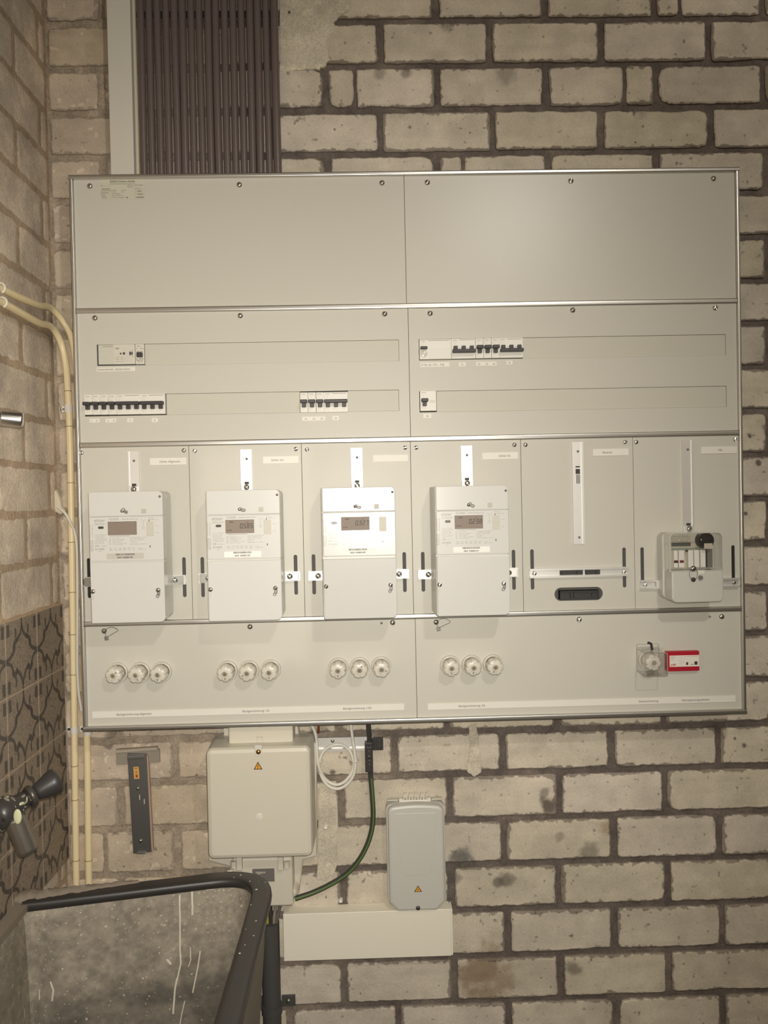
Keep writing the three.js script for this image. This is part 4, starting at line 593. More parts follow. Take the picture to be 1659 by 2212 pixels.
{
  const p = [V(LP, atX(-150, 560, LP).y, 0.9), atX(-40, 632, LP), atX(8, 655, LP), atX(45, 676, LP), atX(85, 698, LP), V(LP + 0.004, at(112, 713, 0.03).y, 0.05), at(132, 742, 0.018), at(142, 785, zc), at(147, 850, zc), at(151, 950, zc), at(154, 1100, zc), at(157, 1300, zc), at(160, 1500, zc), at(162, 1700, zc), at(165, 1915, zc), at(168, 2120, zc)];
  conduit('cream conduit bending down along the left edge of the board', p, [by(146, 845), by(148, 921), by(155, 1043), by(157, 1171), by(158, 1279), by(160, 1370), by(161, 1457), by(162, 1654), by(163, 1727), by(164, 1858)]);
  const q = [V(LP, atX(-150, 530, LP).y, 0.9), atX(-40, 604, LP), atX(5, 625, LP), atX(45, 644, LP), atX(85, 660, LP), V(LP + 0.004, at(112, 672, 0.03).y, 0.05), at(138, 697, 0.018), at(152, 722, zc), at(162, 765, zc), at(172, 900, zc), at(178, 1200, zc), at(184, 1500, zc), at(188, 1600, zc), at(190, 1750, zc), at(192, 1915, zc), at(194, 2120, zc)];
  conduit('cream conduit bending behind the board, reappearing below its lower left corner', q, [by(191, 1858)]);
  const clip = (name, label, pos, axis) => { const t = thing(name, label, 'pipe clip', pos, 'pipe clips'); return t; };
  for (const [px, py, l] of [[4, 653, 'white pipe clip on the lower conduit at the left wall'], [0, 622, 'white pipe clip on the upper conduit at the left wall']]) { const c = clip('pipe_clip', l, atX(px, py, LP)); part(c, 'ring', new THREE.TorusGeometry(0.0098, 0.0022, 8, 24, 5.2).rotateZ(-1.2), M.white); part(c, 'foot', box(0.006, 0.01, 0.008), M.white, -0.0115, 0, 0); }
  { const c = clip('pipe_clip', 'white pipe clip half way up the conduit beside the breakers', at(148, 883, zc)); part(c, 'strap', new THREE.CylinderGeometry(0.0092, 0.0092, 0.017, 20, 1, true), M.white); part(c, 'lug', rbox(0.012, 0.014, 0.004, 0.001), M.white, -0.013, 0, -0.0095); part(c, 'screw', tinyGeo, M.zinc, -0.0145, 0, -0.0075); }
  for (const [px, py, l, lug] of [[161, 1577, 'white saddle clip on the left conduit at the lower board corner', 1], [189, 1580, 'white saddle clip on the right conduit at the lower board corner', 0]]) { const c = clip('saddle_clip', l, at(px, py, zc)); part(c, 'strap', new THREE.CylinderGeometry(0.0092, 0.0092, 0.016, 20, 1, true), M.white); for (const s of lug ? [-1, 1] : [1]) { part(c, 'lug', rbox(0.012, 0.014, 0.004, 0.0015), M.white, s * 0.0145, 0, -0.0095); part(c, 'screw_hole', cylZ(0.0035, 0.0035, 0.002, 14), M.dark, s * 0.0155, 0, -0.0075); } }
}
{ // white cable out of a lump of filler
  const t = thing('bell_wire', 'white wire leaving a plaster lump and running down beside the board', 'cable', at(176, 1535, 0.02)), b = t.position, P = (x, y, z) => at(x, y, z).sub(b);
  part(t, 'wire', tube([P(124, 1094, 0.012), P(140, 1108, 0.02), P(153, 1130, 0.03), P(162, 1152, 0.036), P(166, 1185, 0.036), P(167, 1260, 0.034), P(167, 1360, 0.032), P(167, 1440, 0.03), P(170, 1495, 0.026), P(176, 1535, 0.02)], 0.0034, 60, 8), M.white);
  const pts = [[122, 1058], [130, 1076], [134, 1094], [142, 1104], [131, 1112], [120, 1106], [113, 1092], [111, 1072], [116, 1060]].map(([x, y]) => P(x, y, 0.005)); part(t, 'plaster_lump', extr(poly(pts.map((q) => [q.x, q.y])), 0.014, 0.005), M.plasterLight, 0, 0, -0.024, 'pale lump of filler');
}
{ // chrome valve knob on the left wall
  const t = thing('valve_knob', 'chrome valve knob sticking out of the left wall', 'valve', V(0, 0, 0)), c = atX(26, 905, LX + 0.1); t.position.set(LX, c.y, c.z); const kn = V(c.x - LX, 0, 0);
  const d = V(1, -0.1, -0.35).normalize(), qq = new THREE.Quaternion().setFromUnitVectors(V(0, 1, 0), d);
  const k = part(t, 'knob', lathe([[0, 0.019], [0.009, 0.019], [0.0125, 0.0175], [0.0132, 0.014], [0.0132, -0.016], [0.012, -0.0185], [0.005, -0.019], [0.004, -0.03]].reverse(), 32), M.chrome, kn.x, kn.y, kn.z); k.quaternion.copy(qq); part(t, 'stem', cyl(0.0065, 0.008, 0.09, 18).rotateZ(Math.PI / 2), M.zinc, 0.042, 0.003, 0.012); part(t, 'rosette', lathe([[0.006, 0.012], [0.018, 0.008], [0.024, 0.001]].reverse(), 24).rotateZ(-Math.PI / 2), M.chrome, 0.0, 0.003, 0.012);
}

// ---------------------------------------------------------------- under the board
function triSign(bolt) { return tex(300, 270, (c, W, H) => { c.fillStyle = '#2d2a26'; c.beginPath(); c.moveTo(W / 2, 0); c.lineTo(W, H); c.lineTo(0, H); c.fill(); c.fillStyle = '#efa63c'; c.beginPath(); c.moveTo(W / 2, 46); c.lineTo(W - 40, H - 24); c.lineTo(40, H - 24); c.fill(); c.fillStyle = '#2d2a26'; if (bolt) { c.beginPath(); c.moveTo(158, 86); c.lineTo(122, 166); c.lineTo(148, 162); c.lineTo(132, 216); c.lineTo(124, 208); c.lineTo(138, 240); c.lineTo(158, 214); c.lineTo(147, 214); c.lineTo(172, 144); c.lineTo(146, 150); c.lineTo(170, 90); c.fill(); } else { c.beginPath(); c.arc(150, 172, 16, 0, 7); c.fill(); c.lineWidth = 6; c.strokeStyle = '#2d2a26'; for (let i = 0; i < 8; i++) { const a = i * Math.PI / 4; c.beginPath(); c.moveTo(150, 172); c.lineTo(150 + 36 * Math.cos(a), 172 + 36 * Math.sin(a)); c.stroke(); } } }); }
function triGeo(w, h) { const g = new THREE.ExtrudeGeometry(poly([[-w / 2, -h / 2], [w / 2, -h / 2], [0, h / 2]]), { depth: 0.0005, bevelEnabled: false }); const p = g.attributes.position, u = g.attributes.uv; for (let i = 0; i < p.count; i++) u.setXY(i, p.getX(i) / w + 0.5, p.getY(i) / h + 0.5); return g; }
{ // house connection box
  const z1 = 0.125, c = at(560, 1735, z1), W = 0.2265, H = 0.2545, by0 = at(570, 1960, 0.06).y, t = thing('house_connection_box', 'grey house connection fuse box with lightning warning sign under the board', 'fuse box', V(c.x, by0, 0)), Y = (y) => y - by0, cy = Y(c.y);
  const P = (px, py, z) => { const q = at(px, py, z); return [q.x - c.x, q.y - by0]; };
  // back plate with its shouldered outline
  const o = [[478, 1566], [494, 1566], [494, 1592], [484, 1600], [462, 1602], [452, 1618], [450, 1640], [450, 1860], [496, 1872], [496, 1940], [512, 1960], [614, 1960], [640, 1938], [646, 1930], [655, 1858], [684, 1850], [684, 1612], [676, 1596], [660, 1588], [646, 1586], [643, 1560]].map(([x, y]) => P(x, y, 0.03));
  part(t, 'back_plate', extr(poly(o), 0.03, 0.004), M.hak, 0, 0, 0.002);
  const u0 = P(493, 1560, 0.085), u1 = P(634, 1612, 0.085); part(t, 'upper_box', rbox(u1[0] - u0[0], 0.06, 0.06, 0.005), M.hak, (u0[0] + u1[0]) / 2, Y(BB) - 0.0305, 0.058); part(t, 'latch_frame', mergeGeometries([box(0.012, 0.0016, 0.002).translate(0, 0.005, 0), box(0.0016, 0.012, 0.002).translate(-0.006, 0, 0), box(0.0016, 0.012, 0.002).translate(0.006, 0, 0)]), M.strip, P(561, 1597, 0.089)[0], P(561, 1597, 0.089)[1], 0.0885);
  const cg = extr(rrShape(W + 0.009, H - 0.004, 0.014), z1 - 0.03, 0.01, 8), p = cg.attributes.position; for (let i = 0; i < p.count; i++) { const f = 1 - 0.02 * clamp(p.getZ(i) / (z1 - 0.03)); p.setX(i, p.getX(i) * f); p.setY(i, p.getY(i) * f); } cg.computeVertexNormals(); const cover = part(t, 'cover', cg, M.hak, 0, cy, 0.032);
  part(t, 'screw_tab', extr(rrShape(0.0165, 0.026, [0.008, 0.008, 0.001, 0.001]), 0.005, 0.0015), std(0xd8d5ca, 0.3), P(558, 1622, z1)[0], P(558, 1622, z1)[1], z1 - 0.0022); part(t, 'brass_screw', screwGeo.clone().scale(0.85, 0.85, 0.8), M.brass, P(558.5, 1623.5, z1)[0], P(558.5, 1623.5, z1)[1], z1 + 0.003);
  part(t, 'warning_sign', triGeo(0.0195, 0.0172), std(0xffffff, 0.4, 0, { map: triSign(true) }), P(557.5, 1653, z1)[0], P(557.5, 1653, z1)[1], z1 + 0.0021, 'orange triangle with black lightning bolt');
  part(t, 'knockout_dot', latheZ([[0, 0.0012], [0.007, 0.001], [0.0085, 0]].reverse(), 24), std(0xe0dccf, 0.35), P(560, 1764, z1)[0], P(560, 1764, z1)[1], z1 + 0.0018);
  const l0 = P(500, 1856, 0.075), l1 = P(634, 1958, 0.075); part(t, 'lower_box', rbox(l1[0] - l0[0], l0[1] - l1[1], 0.072, 0.006), M.hak, (l0[0] + l1[0]) / 2, (l0[1] + l1[1]) / 2, 0.038);
  for (const [px, w] of [[517, 0.0125], [606, 0.0125]]) { const q = P(px, 1866, 0.085); part(t, 'hinge_arm', rbox(w, 0.03, 0.02, 0.002), M.hak, q[0], q[1], 0.078); } { const q = P(619, 1869, 0.082); part(t, 'hinge_pin', cyl(0.007, 0.007, 0.015, 18), M.hak, q[0], q[1], 0.077); const r = P(504, 1869, 0.082); part(t, 'hinge_pin', cyl(0.007, 0.007, 0.015, 18), M.hak, r[0], r[1], 0.077); }
  { const q = P(569, 1891, 0.0755); part(t, 'rating_label', box(0.05, 0.03, 0.0008), paper(500, 300, (k, w, h) => { k.fillStyle = '#6f6b69'; k.fillRect(0, 0, w, h); k.fillStyle = '#a8a294'; k.beginPath(); k.moveTo(60, 60); k.lineTo(300, 70); k.lineTo(300, 110); k.lineTo(260, 100); k.lineTo(140, 130); k.lineTo(90, 95); k.fill(); }), q[0], q[1], 0.0746, 'grey rating label with a torn pale strip'); }
  { const q = P(632, 1932, 0.07); part(t, 'earth_boss', latheZ([[0, 0.012], [0.006, 0.011], [0.011, 0.006], [0.013, -0.02]].reverse(), 20), M.hak, q[0], q[1], 0.055); }
}
{ // white cable coil hanging from the board
  const w = [[757, 1556, 26], [761, 1590, 24], [766, 1625, 20], [768, 1650, 18], [763, 1676, 16], [748, 1696, 14], [727, 1704, 14], [706, 1695, 14], [692, 1670, 14], [690, 1644, 14], [702, 1620, 16], [728, 1608, 20], [751, 1617, 12], [763, 1640, 10], [762, 1664, 10], [746, 1687, 10], [726, 1695, 10], [704, 1684, 10], [690, 1660, 18], [685, 1630, 22], [684, 1600, 24], [679, 1578, 26], [668, 1556, 28]], b = at(727, 1704, 0.014);
  const t = thing('cable_coil', 'white cable tied into an oval loop beside the fuse box', 'cable', b); part(t, 'cable', tube(w.map(([x, y, z]) => at(x, y, z / 1000 + 0.004).sub(b)), 0.0038, 160, 8), M.white); for (const [px, py] of [[690, 1643], [767, 1643]]) { const m = partW(t, 'cable_tie', new THREE.TorusGeometry(0.0085, 0.0016, 6, 20).rotateX(Math.PI / 2), M.white, at(px, py, 0.019)); }
  single('copper_wire', tube([V(0, 0, 0), V(0.001, 0.02, 0.004), V(0.002, 0.06, 0.01)], 0.0028, 16, 8), M.copper, 'short copper coloured wire end entering the board from below', 'wire', at(688, 1583, 0.02));
}
{ // earthing rail, clamp and earth cable
  const a = at(688, 1609, 0.012), b = at(800, 1606, 0.012), w = b.x - a.x + 0.01, t = thing('earthing_rail', 'short bright steel rail screwed to the bricks behind the cable coil', 'rail', V((a.x + b.x) / 2, (a.y + b.y) / 2 - 0.0165, 0.002));
  part(t, 'profile', mergeGeometries([box(w, 0.031, 0.002).translate(0, 0, 0.002), box(w, 0.005, 0.009).translate(0, 0.0135, 0.0055), box(w, 0.005, 0.009).translate(0, -0.0135, 0.0055)]), M.rail, 0, 0.0165, 0); part(t, 'screw', screwGeo.clone().scale(0.7, 0.7, 0.7), M.screw, -0.028, 0.023, 0.0035);
  const c = at(797, 1633, 0.022), k = thing('earthing_clamp', 'dark earthing clamp with bolts joining rail and cable', 'clamp', V(c.x, c.y - 0.037, 0.009));
  part(k, 'body', mergeGeometries([rbox(0.0185, 0.07, 0.018, 0.002), rbox(0.016, 0.03, 0.02, 0.003).translate(0.001, 0.012, 0.002)]), M.black, 0, 0.036, 0.012); part(k, 'plate', rbox(0.026, 0.0285, 0.008, 0.001), M.black, 0.021, 0.063, 0.006); for (const [x, y] of [[0.015, 0.062], [0.025, 0.07], [0.025, 0.056]]) part(k, 'bolt', cylZ(0.003, 0.0042, 0.005, 6), M.screw, x, y, 0.0125); for (const y of [0.06, 0.052, 0.04, 0.03, 0.02]) part(k, 'rivet', latheZ([[0, 0.0016], [0.0014, 0.001], [0.002, 0]].reverse(), 10), M.screw, 0.0008, y, y > 0.025 ? 0.024 : 0.021);
  const e = [[795, 1556, 34], [797, 1580, 30], [798, 1600, 24], [799, 1640, 20], [801, 1680, 17], [804, 1720, 16], [806, 1760, 16], [803, 1792, 16], [793, 1825, 16], [775, 1858, 16], [748, 1888, 17], [712, 1911, 20], [676, 1928, 25], [650, 1937, 32], [637, 1941, 35]], eb = at(637, 1941, 0.035), t2 = thing('earth_cable', 'thick black and green earth cable curving down to the fuse box', 'cable', eb);
  const pts = e.map(([x, y, z]) => at(x, y, z / 1000).sub(eb)); part(t2, 'sheath', tube(pts, 0.006, 90, 12), std(0x3e3f39, 0.4)); const off = pts.slice(4).map((q, i) => q.clone().add(V(0.0012, 0.001, 0.0048))); part(t2, 'green_stripe', tube(off, 0.0022, 80, 8), M.green, 0, 0, 0, 'green stripe along the cable');
}
{ // fibre termination box on the skirting duct
  const z1 = 0.05, c = at(900, 1854, z1), W = 0.137, H = 0.247, by0 = c.y - H / 2, t = thing('fibre_box', 'pale grey fibre termination box with laser warning triangle', 'junction box', V(c.x, by0, 0)), k = 0.016;
  const shape = (s) => { const q = new THREE.Shape(), w = W / 2 * s, x = w; q.moveTo(-w + 0.02, 0); q.lineTo(x - 0.02, 0); q.lineTo(x, 0.02); q.lineTo(x, H - 0.018); q.quadraticCurveTo(x, H - 0.004, x - 0.016, H - 0.0025); q.quadraticCurveTo(0, H + 0.004, -x + 0.016, H - 0.0025); q.quadraticCurveTo(-x, H - 0.004, -x, H - 0.018); q.lineTo(-x, 0.02); q.closePath(); return q; };
  part(t, 'base', extr(shape(1), 0.03, 0.002), M.fibre, 0, 0, 0.002); const lid = extr(shape(0.945), 0.022, 0.006), p = lid.attributes.position; part(t, 'lid', lid, M.fibre, 0, 0, 0.029);
  const inn = new THREE.Shape(); inn.moveTo(-0.046, 0.23); inn.lineTo(0.046, 0.23); inn.lineTo(0.0445, 0.18); inn.lineTo(0.036, 0.1); inn.quadraticCurveTo(0.033, 0.084, 0.022, 0.083); inn.lineTo(-0.022, 0.083); inn.quadraticCurveTo(-0.033, 0.084, -0.036, 0.1); inn.lineTo(-0.0445, 0.18); inn.closePath(); const gi = extr(inn, 0.004, 0.0015); const pi = gi.attributes.position; for (let i = 0; i < pi.count; i++) if (pi.getZ(i) > 0.001) pi.setZ(i, pi.getZ(i) - 0.0012); part(t, 'raised_field', gi, M.fibre, 0, 0, 0.0485);
  for (let i = 0; i < 5; i++) part(t, 'rib', rbox(0.0016, 0.009, 0.01, 0.0006), M.fibre, -0.029 + i * 0.0142, H - 0.0085, 0.043);
  const cm = std(0xdcd8ca, 0.3); for (let i = 0; i < 9; i++) { const f = part(t, 'comb_finger', box(0.0022, 0.019, 0.012), cm, -0.026 + i * 0.0066, H + 0.0085, 0.02); f.rotation.z = (i % 2 ? 0.12 : -0.1); } part(t, 'comb_bar', rbox(0.072, 0.005, 0.014, 0.0015), std(0xe3dfd2, 0.35), 0, H + 0.001, 0.02); for (const s of [-1, 1]) part(t, 'comb_end', rbox(0.0085, 0.008, 0.016, 0.001), std(0xe3dfd2, 0.35), s * 0.033, H + 0.0035, 0.02); for (const s of [-1, 1]) part(t, 'side_lug', rbox(0.026, 0.0035, 0.014, 0.001), M.strip, s * 0.052, H + 0.0008, 0.012);
  const q = at(903, 1919, z1); partW(t, 'warning_sign', triGeo(0.0182, 0.0148), std(0xffffff, 0.4, 0, { map: triSign(false) }), V(q.x, q.y, z1 + 0.0011), 'orange triangle with black starburst'); const s = at(903, 1961, z1); partW(t, 'screw', latheZ([[0, 0.0035], [0.003, 0.0032], [0.005, 0.0015], [0.0054, -0.002]].reverse(), 20), std(0x6a6766, 0.25, 0.8), V(s.x, s.y, z1 + 0.001));
}
{
  const z1 = 0.042, a = at(611, 1975, z1), b = at(976, 2066, z1), c = at(611, 2077, z1), w = b.x - a.x, h = a.y - c.y, t = thing('skirting_duct', 'wide cream cable duct below the fibre box', 'duct', V((a.x + b.x) / 2, c.y, 0));
  part(t, 'lid', rbox(w, h, 0.03, 0.0016), M.trunk, 0, h / 2, 0.0275); part(t, 'base', box(w - 0.004, h - 0.004, 0.014), M.trunk, 0, h / 2, 0.008); part(t, 'end_cap', rbox(0.004, h * 0.98, 0.036, 0.001), M.trunk, w / 2 + 0.0018, h / 2 - 0.001, 0.021);
}
{ // black riser pipe and its clamp
  const a = at(587, 2010, 0.035), b = at(585, 2212, 0.035), x = (a.x + b.x) / 2, y1 = at(587, 1992, 0.035).y, t = thing('riser_pipe', 'thick dark vertical pipe between the tub and the cream duct', 'pipe', V(x, 0, 0.035)); part(t, 'pipe', cyl(0.0215, 0.0215, y1, 28), M.pipe, 0, y1 / 2, 0);
  const q = at(587, 2178, 0.035); part(t, 'clamp_strap', cyl(0.024, 0.024, 0.02, 28), M.pipe, 0, q.y, 0); for (const s of [-1, 1]) { part(t, 'clamp_lug', rbox(0.032, 0.025, 0.006, 0.001), M.pipe, s * 0.036, q.y, -0.028); part(t, 'clamp_screw', screwGeo, M.zinc, s * 0.036, q.y, -0.025); }
  const e = [M.black, std(0xa8a032, 0.5), std(0x8d867a, 0.5), std(0x6d665c, 0.5)]; [[586, 583], [578, 577], [592, 596], [598, 606]].forEach(([x1, x2], i) => { const p0 = at(x1, 1998, 0.036), p1 = at(x2, 1954, 0.036); single('supply_wire', tube([V(0, -0.01, 0), V(0, 0.012, 0.003), p1.clone().sub(p0)], i ? 0.004 : 0.0055, 14, 8), e[i], ['black wire rising from the dark pipe into the fuse box', 'yellow-green wire at the left of the dark pipe mouth', 'pale grey wire leaning right out of the dark pipe', 'dark grey wire rightmost out of the dark pipe'][i], 'wire', p0, 'wires between riser pipe and fuse box'); });
}
{ // galvanised T bracket screwed to the wall
  const z = 0.012, a = at(302, 1738, z), t = thing('steel_bracket', 'T-shaped grey steel bracket with orange sticker screwed to the left bricks', 'bracket', V(a.x, at(308, 1846, z).y, 0)), b = t.position, P = (px, py) => { const q = at(px, py, z); return [q.x - b.x, q.y - b.y]; };
  part(t, 'upright', extr(poly([P(275, 1628), P(316, 1628), P(328, 1840), P(288, 1844)]), 0.005, 0.001), M.zinc, 0, 0, z - 0.004); part(t, 'side_flange', extr(poly([P(317, 1632), P(320, 1632), P(331, 1838), P(328, 1840)]), 0.012, 0), std(0xb39a86, 0.6), 0, 0, z - 0.0105);
  part(t, 'cross_plate', extr(poly([P(249, 1629), P(343, 1620), P(344, 1648), P(250, 1654)]), 0.006, 0.001), std(0x9c9484, 0.8, 0.2), 0, 0, 0.001); part(t, 'top_lip', extr(poly([P(276, 1633), P(312, 1630), P(312, 1637), P(276, 1640)]), 0.004, 0.001), M.galv, 0, 0, z + 0.0005); part(t, 'shelf_edge', extr(poly([P(250, 1620), P(339, 1614), P(340, 1620), P(250, 1627)]), 0.012, 0.001), std(0xb5aa98, 0.8), 0, 0, 0.001);
  part(t, 'sticker', box(0.0125, 0.0285, 0.0004), paper(125, 285, (c) => { c.fillStyle = '#d9a85e'; c.fillRect(0, 0, 125, 285); c.fillStyle = '#a84a30'; c.fillRect(40, 185, 50, 70); c.fillRect(55, 90, 12, 90); c.fillRect(45, 110, 34, 14); c.fillStyle = '#7b4d33'; c.fillRect(30, 25, 60, 16); }), ...P(295, 1669), z + 0.0013).rotation.z = 0.05;
  for (const [x, y] of [[298, 1703], [304, 1816]]) part(t, 'screw', screwGeo.clone().scale(0.75, 0.75, 0.8), M.screw, ...P(x, y), z + 0.001); for (const [x, y] of [[302, 1722], [312, 1731]]) part(t, 'paint_drip', rbox(0.0016, 0.012, 0.0012, 0.0005), M.white, ...P(x, y), z + 0.0012); part(t, 'bottom_lip', rbox(0.02, 0.0025, 0.01, 0.0008), M.galv, ...P(306, 1841), z + 0.002);
}
// ---------------------------------------------------------------- laundry tub and tap
{
  const RY = 0.6, A0 = atY(38, 1945, RY), B00 = atY(520, 1886, RY), A = A0.clone().lerp(B00, (LX + 0.006 - A0.x) / (B00.x - A0.x)), B0 = atY(520, 1886, RY), Rx = atY(564, 1935, RY).x, dirF = V(A.x - B0.x, 0, A.z - B0.z), corner = V(Rx, RY, B0.z - (B0.x - Rx) * 0 + (Rx - B0.x) * (dirF.z / dirF.x)), zN = A.z + 0.5;
  const plan = []; const c4 = [[A.x, A.z], [corner.x, corner.z], [Rx, zN], [A.x, zN]], cr = [0.012, 0.12, 0.06, 0.03];
  for (let i = 0; i < 4; i++) { const [px, pz] = c4[(i + 3) % 4], [cx, cz] = c4[i], [nx, nz] = c4[(i + 1) % 4], a = V(px - cx, 0, pz - cz).normalize(), b = V(nx - cx, 0, nz - cz).normalize(), r = cr[i]; for (let k = 0; k <= 10; k++) { const t = k / 10, u = (1 - t) * (1 - t) * r, w = t * t * r; plan.push([cx + a.x * u + b.x * w, cz + a.z * u + b.z * w]); } for (let k = 1; k < 8; k++) { const t = k / 8; plan.push([cx + b.x * r + (nx - cx - b.x * r - b.x * cr[(i + 1) % 4]) * t, cz + b.z * r + (nz - cz - b.z * r - b.z * cr[(i + 1) % 4]) * t]); } }
  const N = plan.length, nor = plan.map((p, i) => { const a = plan[(i + N - 1) % N], b = plan[(i + 1) % N], l = Math.hypot(b[0] - a[0], b[1] - a[1]) || 1; return [-(b[1] - a[1]) / l, (b[0] - a[0]) / l]; });   // points inwards
  const cxm = plan.reduce((s, p) => s + p[0], 0) / N, czm = plan.reduce((s, p) => s + p[1], 0) / N; if ((cxm - plan[5][0]) * nor[5][0] + (czm - plan[5][1]) * nor[5][1] < 0) nor.forEach((n) => { n[0] *= -1; n[1] *= -1; });
  const t = thing('laundry_tub', 'stained concrete laundry tub with black rim in the lower left corner', 'tub', V(cxm, 0, czm));
  const loft = (prof, closed, uvf) => { const pos = [], uv = [], idx = [], n = prof.length; for (const [o, y] of prof) for (let k = 0; k < N; k++) { const x = plan[k][0] + nor[k][0] * o, z = plan[k][1] + nor[k][1] * o; pos.push(x - cxm, y, z - czm); const q = uvf ? uvf(x, y, z) : [x, z]; uv.push(...q); } const R = closed ? n : n - 1; for (let r = 0; r < R; r++) for (let k = 0; k < N; k++) { const a = r * N + k, b = r * N + (k + 1) % N, c = ((r + 1) % n) * N + k, d = ((r + 1) % n) * N + (k + 1) % N; idx.push(a, c, b, b, c, d); } const g = new THREE.BufferGeometry(); g.setAttribute('position', new THREE.Float32BufferAttribute(pos, 3)); g.setAttribute('uv', new THREE.Float32BufferAttribute(uv, 2)); g.setIndex(idx); g.computeVertexNormals(); return g; };
  const rw = 0.021, rim = []; for (let k = 0; k < 14; k++) { const a = k / 14 * Math.PI * 2, s = (v, e) => Math.sign(v) * Math.pow(Math.abs(v), e); rim.push([s(Math.cos(a), 0.55) * rw, RY - 0.009 + s(Math.sin(a), 0.6) * 0.011]); }
  const rimGeo = loft(rim, true), keep = []; { const ix = rimGeo.index.array, p = rimGeo.attributes.position; for (let i = 0; i < ix.length; i += 6) { const k = ix[i] % N; if (Math.max(plan[k][0], plan[(k + 1) % N][0]) > A.x + 0.02) for (let q = 0; q < 6; q++) keep.push(ix[i + q]); } rimGeo.setIndex(keep); }
  part(t, 'rim', rimGeo, M.rubber, 0, 0, 0, 'black rubber rim');
  const sp = []; for (const [px, py, r] of [[520, 1891, 2.2], [540, 1904, 1.6], [554, 1922, 2.6], [559, 1905, 1.2], [542, 1955, 1.4], [553, 1990, 2], [548, 2022, 1.8], [529, 2042, 1.6], [518, 2060, 2.2], [480, 1886, 1.2], [505, 1896, 1.3], [573, 1906, 1.2], [531, 2008, 1]]) { const q = atY(px, py, RY + 0.001); sp.push(new THREE.SphereGeometry(0.001 * r, 8, 5).scale(1, 0.4, 1).translate(q.x - cxm, RY + 0.0015, q.z - czm)); } { const q = atY(498, 1882, RY + 0.001); sp.push(new THREE.SphereGeometry(0.006, 12, 6).scale(1.3, 0.12, 0.6).translate(q.x - cxm, RY + 0.0018, q.z - czm)); } part(t, 'paint_specks', mergeGeometries(sp), std(0xd6d0c0, 0.6)).userData.kind = 'stuff';
  const x0 = A.x - 0.02, x1 = Rx + 0.02, yb = 0.24, px2 = (px, py) => { const q = at(px, py, corner.z + 0.03); return [(q.x - x0) / (x1 - x0), (RY - q.y) / (RY - yb + 0.04)]; };
  const map = tex(1400, 1100, (c, W, H) => {
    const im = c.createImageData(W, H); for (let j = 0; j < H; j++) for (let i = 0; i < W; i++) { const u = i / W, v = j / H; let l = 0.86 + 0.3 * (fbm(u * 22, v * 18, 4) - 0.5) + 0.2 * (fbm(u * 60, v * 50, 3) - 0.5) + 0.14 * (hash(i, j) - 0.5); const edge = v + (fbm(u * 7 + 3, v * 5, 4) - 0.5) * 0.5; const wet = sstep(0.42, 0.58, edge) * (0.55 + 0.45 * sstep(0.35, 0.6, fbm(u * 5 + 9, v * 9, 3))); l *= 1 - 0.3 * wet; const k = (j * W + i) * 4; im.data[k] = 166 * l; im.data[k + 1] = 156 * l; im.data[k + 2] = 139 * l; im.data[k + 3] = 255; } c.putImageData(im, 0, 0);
    for (let i = 0; i < 900; i++) { c.fillStyle = `rgba(214,206,186,${rr(0.25, 0.8)})`; const r = rr(1, 5.5) * (rnd() < 0.04 ? 1.5 : 0.8); c.beginPath(); c.ellipse(rnd() * W, Math.pow(rnd(), 1.4) * H, r, r * rr(0.6, 1.6), rnd() * 3, 0, 7); c.fill(); }
    const drip = (w, ...p) => { c.strokeStyle = 'rgba(222,214,194,.88)'; c.lineWidth = w; c.lineCap = 'round'; c.lineJoin = 'round'; c.beginPath(); p.forEach(([a, b], i) => { const q = px2(a, b); i ? c.lineTo(q[0] * W, q[1] * H) : c.moveTo(q[0] * W, q[1] * H); }); c.stroke(); };
    drip(8, [394, 1922], [396, 1960], [397, 2030], [399, 2060], [393, 2088]); drip(9, [392, 2090], [388, 2110], [385, 2160]); drip(9, [419, 1918], [421, 1942], [421, 1962]); drip(7, [438, 2040], [434, 2070], [424, 2122]); drip(5, [418, 2030], [419, 2055], [415, 2068]); drip(5, [408, 2138], [402, 2165], [398, 2190]); drip(12, [372, 2050], [378, 2058]); drip(8, [144, 2068], [150, 2085], [148, 2105]); drip(7, [115, 2082], [114, 2100]); drip(6, [54, 2102], [55, 2120]);
  });
  part(t, 'basin', loft([[0.004, RY - 0.012], [0.016, RY - 0.016], [0.022, RY - 0.04], [0.03, RY - 0.18], [0.038, yb + 0.04], [0.06, yb + 0.01], [0.1, yb], [0.2, yb - 0.004]], false, (x, y, z) => [(x - x0 + (z - A.z) * (x < A.x + 0.06 ? -1 : x > Rx - 0.1 ? 0.8 : 0)) / (x1 - x0), 1 - (RY - y) / (RY - yb + 0.04)]), std(0xffffff, 0.75, 0, { map: (map.wrapS = THREE.RepeatWrapping, map), side: THREE.DoubleSide }));
  part(t, 'basin_floor', (() => { const s = new THREE.Shape(); plan.forEach((p, k) => { const x = p[0] + nor[k][0] * 0.15 - cxm, z = p[1] + nor[k][1] * 0.15 - czm; k ? s.lineTo(x, -z) : s.moveTo(x, -z); }); return new THREE.ExtrudeGeometry(s, { depth: 0.01, bevelEnabled: false }).rotateX(-Math.PI / 2); })(), std(0x6c6459, 0.8), 0, yb - 0.011, 0);
  const om = std(0x8a8376, 0.85); part(t, 'outer_wall', loft([[-0.006, RY - 0.012], [-0.004, RY - 0.1], [0.02, yb - 0.04], [0.05, yb - 0.06]], false), om); for (const s of [-1, 1]) part(t, 'pedestal', rbox(0.06, yb - 0.03, 0.3, 0.01), om, s * 0.14, (yb - 0.03) / 2, 0.02);
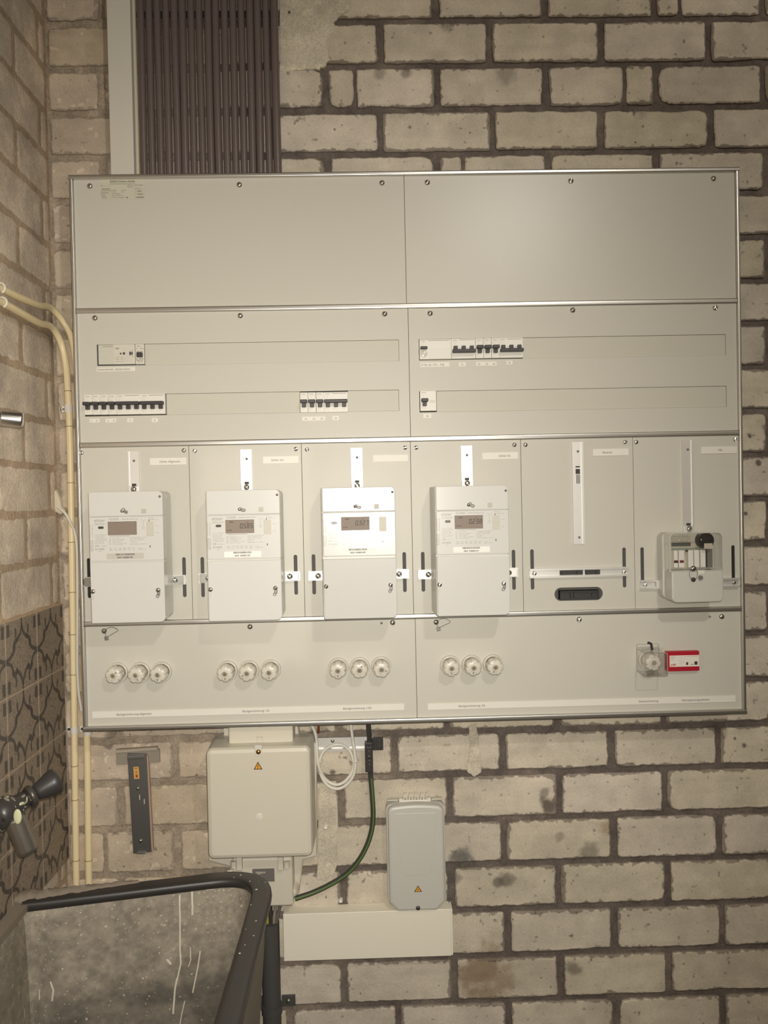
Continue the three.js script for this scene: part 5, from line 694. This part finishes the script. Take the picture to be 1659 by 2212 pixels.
  // crumbled filler on the rim beside the wall
  const lump = [box(0.03, 0.012, 0.52).translate(A.x + 0.012 - cxm, RY - 0.008, A.z + 0.26 - czm).toNonIndexed()]; { const a = A.clone().add(V(-0.004, 0, 0)), e = A.clone().lerp(corner, 0.46), mid = [0, 0.25, 0.5, 0.75, 1].map((f) => a.clone().lerp(e, f).add(V(-cxm, 0.0005, -czm - 0.006 - f * 0.01))), g = tube(mid, 0.0125, 70, 12), p = g.attributes.position; for (let i = 0; i < p.count; i++) { const u = Math.floor(i / 13) / 70, c = mid[0].clone().lerp(mid[4], u), s1 = (1 - 0.62 * u) * (0.55 + 0.9 * fbm(u * 26, (i % 13) % 12 * 0.7, 3)); p.setXYZ(i, p.getX(i), c.y + (p.getY(i) - c.y) * s1 * 0.95, c.z + (p.getZ(i) - c.z) * s1 * 1.5); } g.computeVertexNormals(); lump.push(g.toNonIndexed()); g.dispose(); }
  part(t, 'filler_crust', mergeGeometries(lump), std(0x857a6b, 0.95), 0, 0, 0, 'grey crumbled filler on the rim');
}
{ // old paint-splashed tap on the left wall
  const zc2 = 0.46, bp = at(28, 1742, zc2), t = thing('water_tap', 'old paint-splashed wall tap with black handle and metal spout over the tub', 'tap', V(LX, bp.y, zc2)), b = t.position, P = (px, py, z) => at(px, py, z).sub(b);
  const paint = paper(512, 512, (c) => { c.fillStyle = '#3d3a38'; c.fillRect(0, 0, 512, 512); for (let i = 0; i < 120; i++) { c.fillStyle = rnd() < 0.3 ? '#c9c8a4' : rnd() < 0.6 ? '#8f8b80' : '#292624'; c.beginPath(); c.ellipse(rnd() * 512, rnd() * 512, rr(3, 26), rr(3, 14), rnd() * 3, 0, 7); c.fill(); } }, 0.35);
  const rod = (name, a, c, prof, mat, n = 28) => { const d = c.clone().sub(a), L = d.length(); const m = part(t, name, lathe(prof.map(([r, f]) => [r, f * L]), n), mat); m.position.copy(a); m.quaternion.setFromUnitVectors(V(0, 1, 0), d.normalize()); return m; };
  const c0 = P(-14, 1770, zc2), c1 = P(62, 1722, zc2 - 0.04), h1 = P(128, 1683, zc2 - 0.075), s0 = P(30, 1762, zc2 - 0.01), s1 = P(62, 1838, zc2 - 0.02);
  rod('body', c0, c1, [[0, 0], [0.028, 0], [0.03, 0.3], [0.025, 0.55], [0.017, 0.7], [0.0155, 0.98], [0, 1]], paint); rod('collar', P(60, 1724, zc2 - 0.038), P(75, 1715, zc2 - 0.047), [[0, 0], [0.018, 0], [0.0205, 0.3], [0.0205, 0.7], [0.017, 1], [0, 1]], std(0x55504b, 0.35, 0.4)); rod('handle', P(70, 1717, zc2 - 0.045), h1, [[0, 0], [0.012, 0], [0.0165, 0.25], [0.0235, 0.7], [0.024, 0.88], [0.02, 0.98], [0, 1.02]], M.black);
  rod('spout', s0, s1, [[0, 0], [0.0175, 0], [0.0185, 0.1], [0.0185, 0.9], [0.017, 1], [0.0145, 1], [0.0145, 0.8], [0, 0.8]], std(0x9a948a, 0.38, 0.85));
  part(t, 'wall_flange', lathe([[0.001, 0.03], [0.02, 0.028], [0.022, 0.012], [0.034, 0.008], [0.036, 0]].reverse(), 28).rotateZ(-Math.PI / 2), std(0x6b665f, 0.4, 0.6), 0.006, 0, 0); part(t, 'inlet', cyl(0.016, 0.018, Math.max(0.02, c0.x + 0.01), 20).rotateZ(Math.PI / 2), paint, Math.max(0.02, c0.x + 0.01) / 2, c0.y * 0.5, c0.z * 0.5);
  const d = part(t, 'paint_blob', new THREE.IcosahedronGeometry(0.009, 2).scale(0.8, 1.5, 0.3), std(0xc8c9a3, 0.6)); d.position.copy(P(38, 1764, zc2 + 0.018));
}
for (const o of scene.children) o.traverse((m) => { if (m.isMesh) sh(m); });
renderer.render(scene, camera);
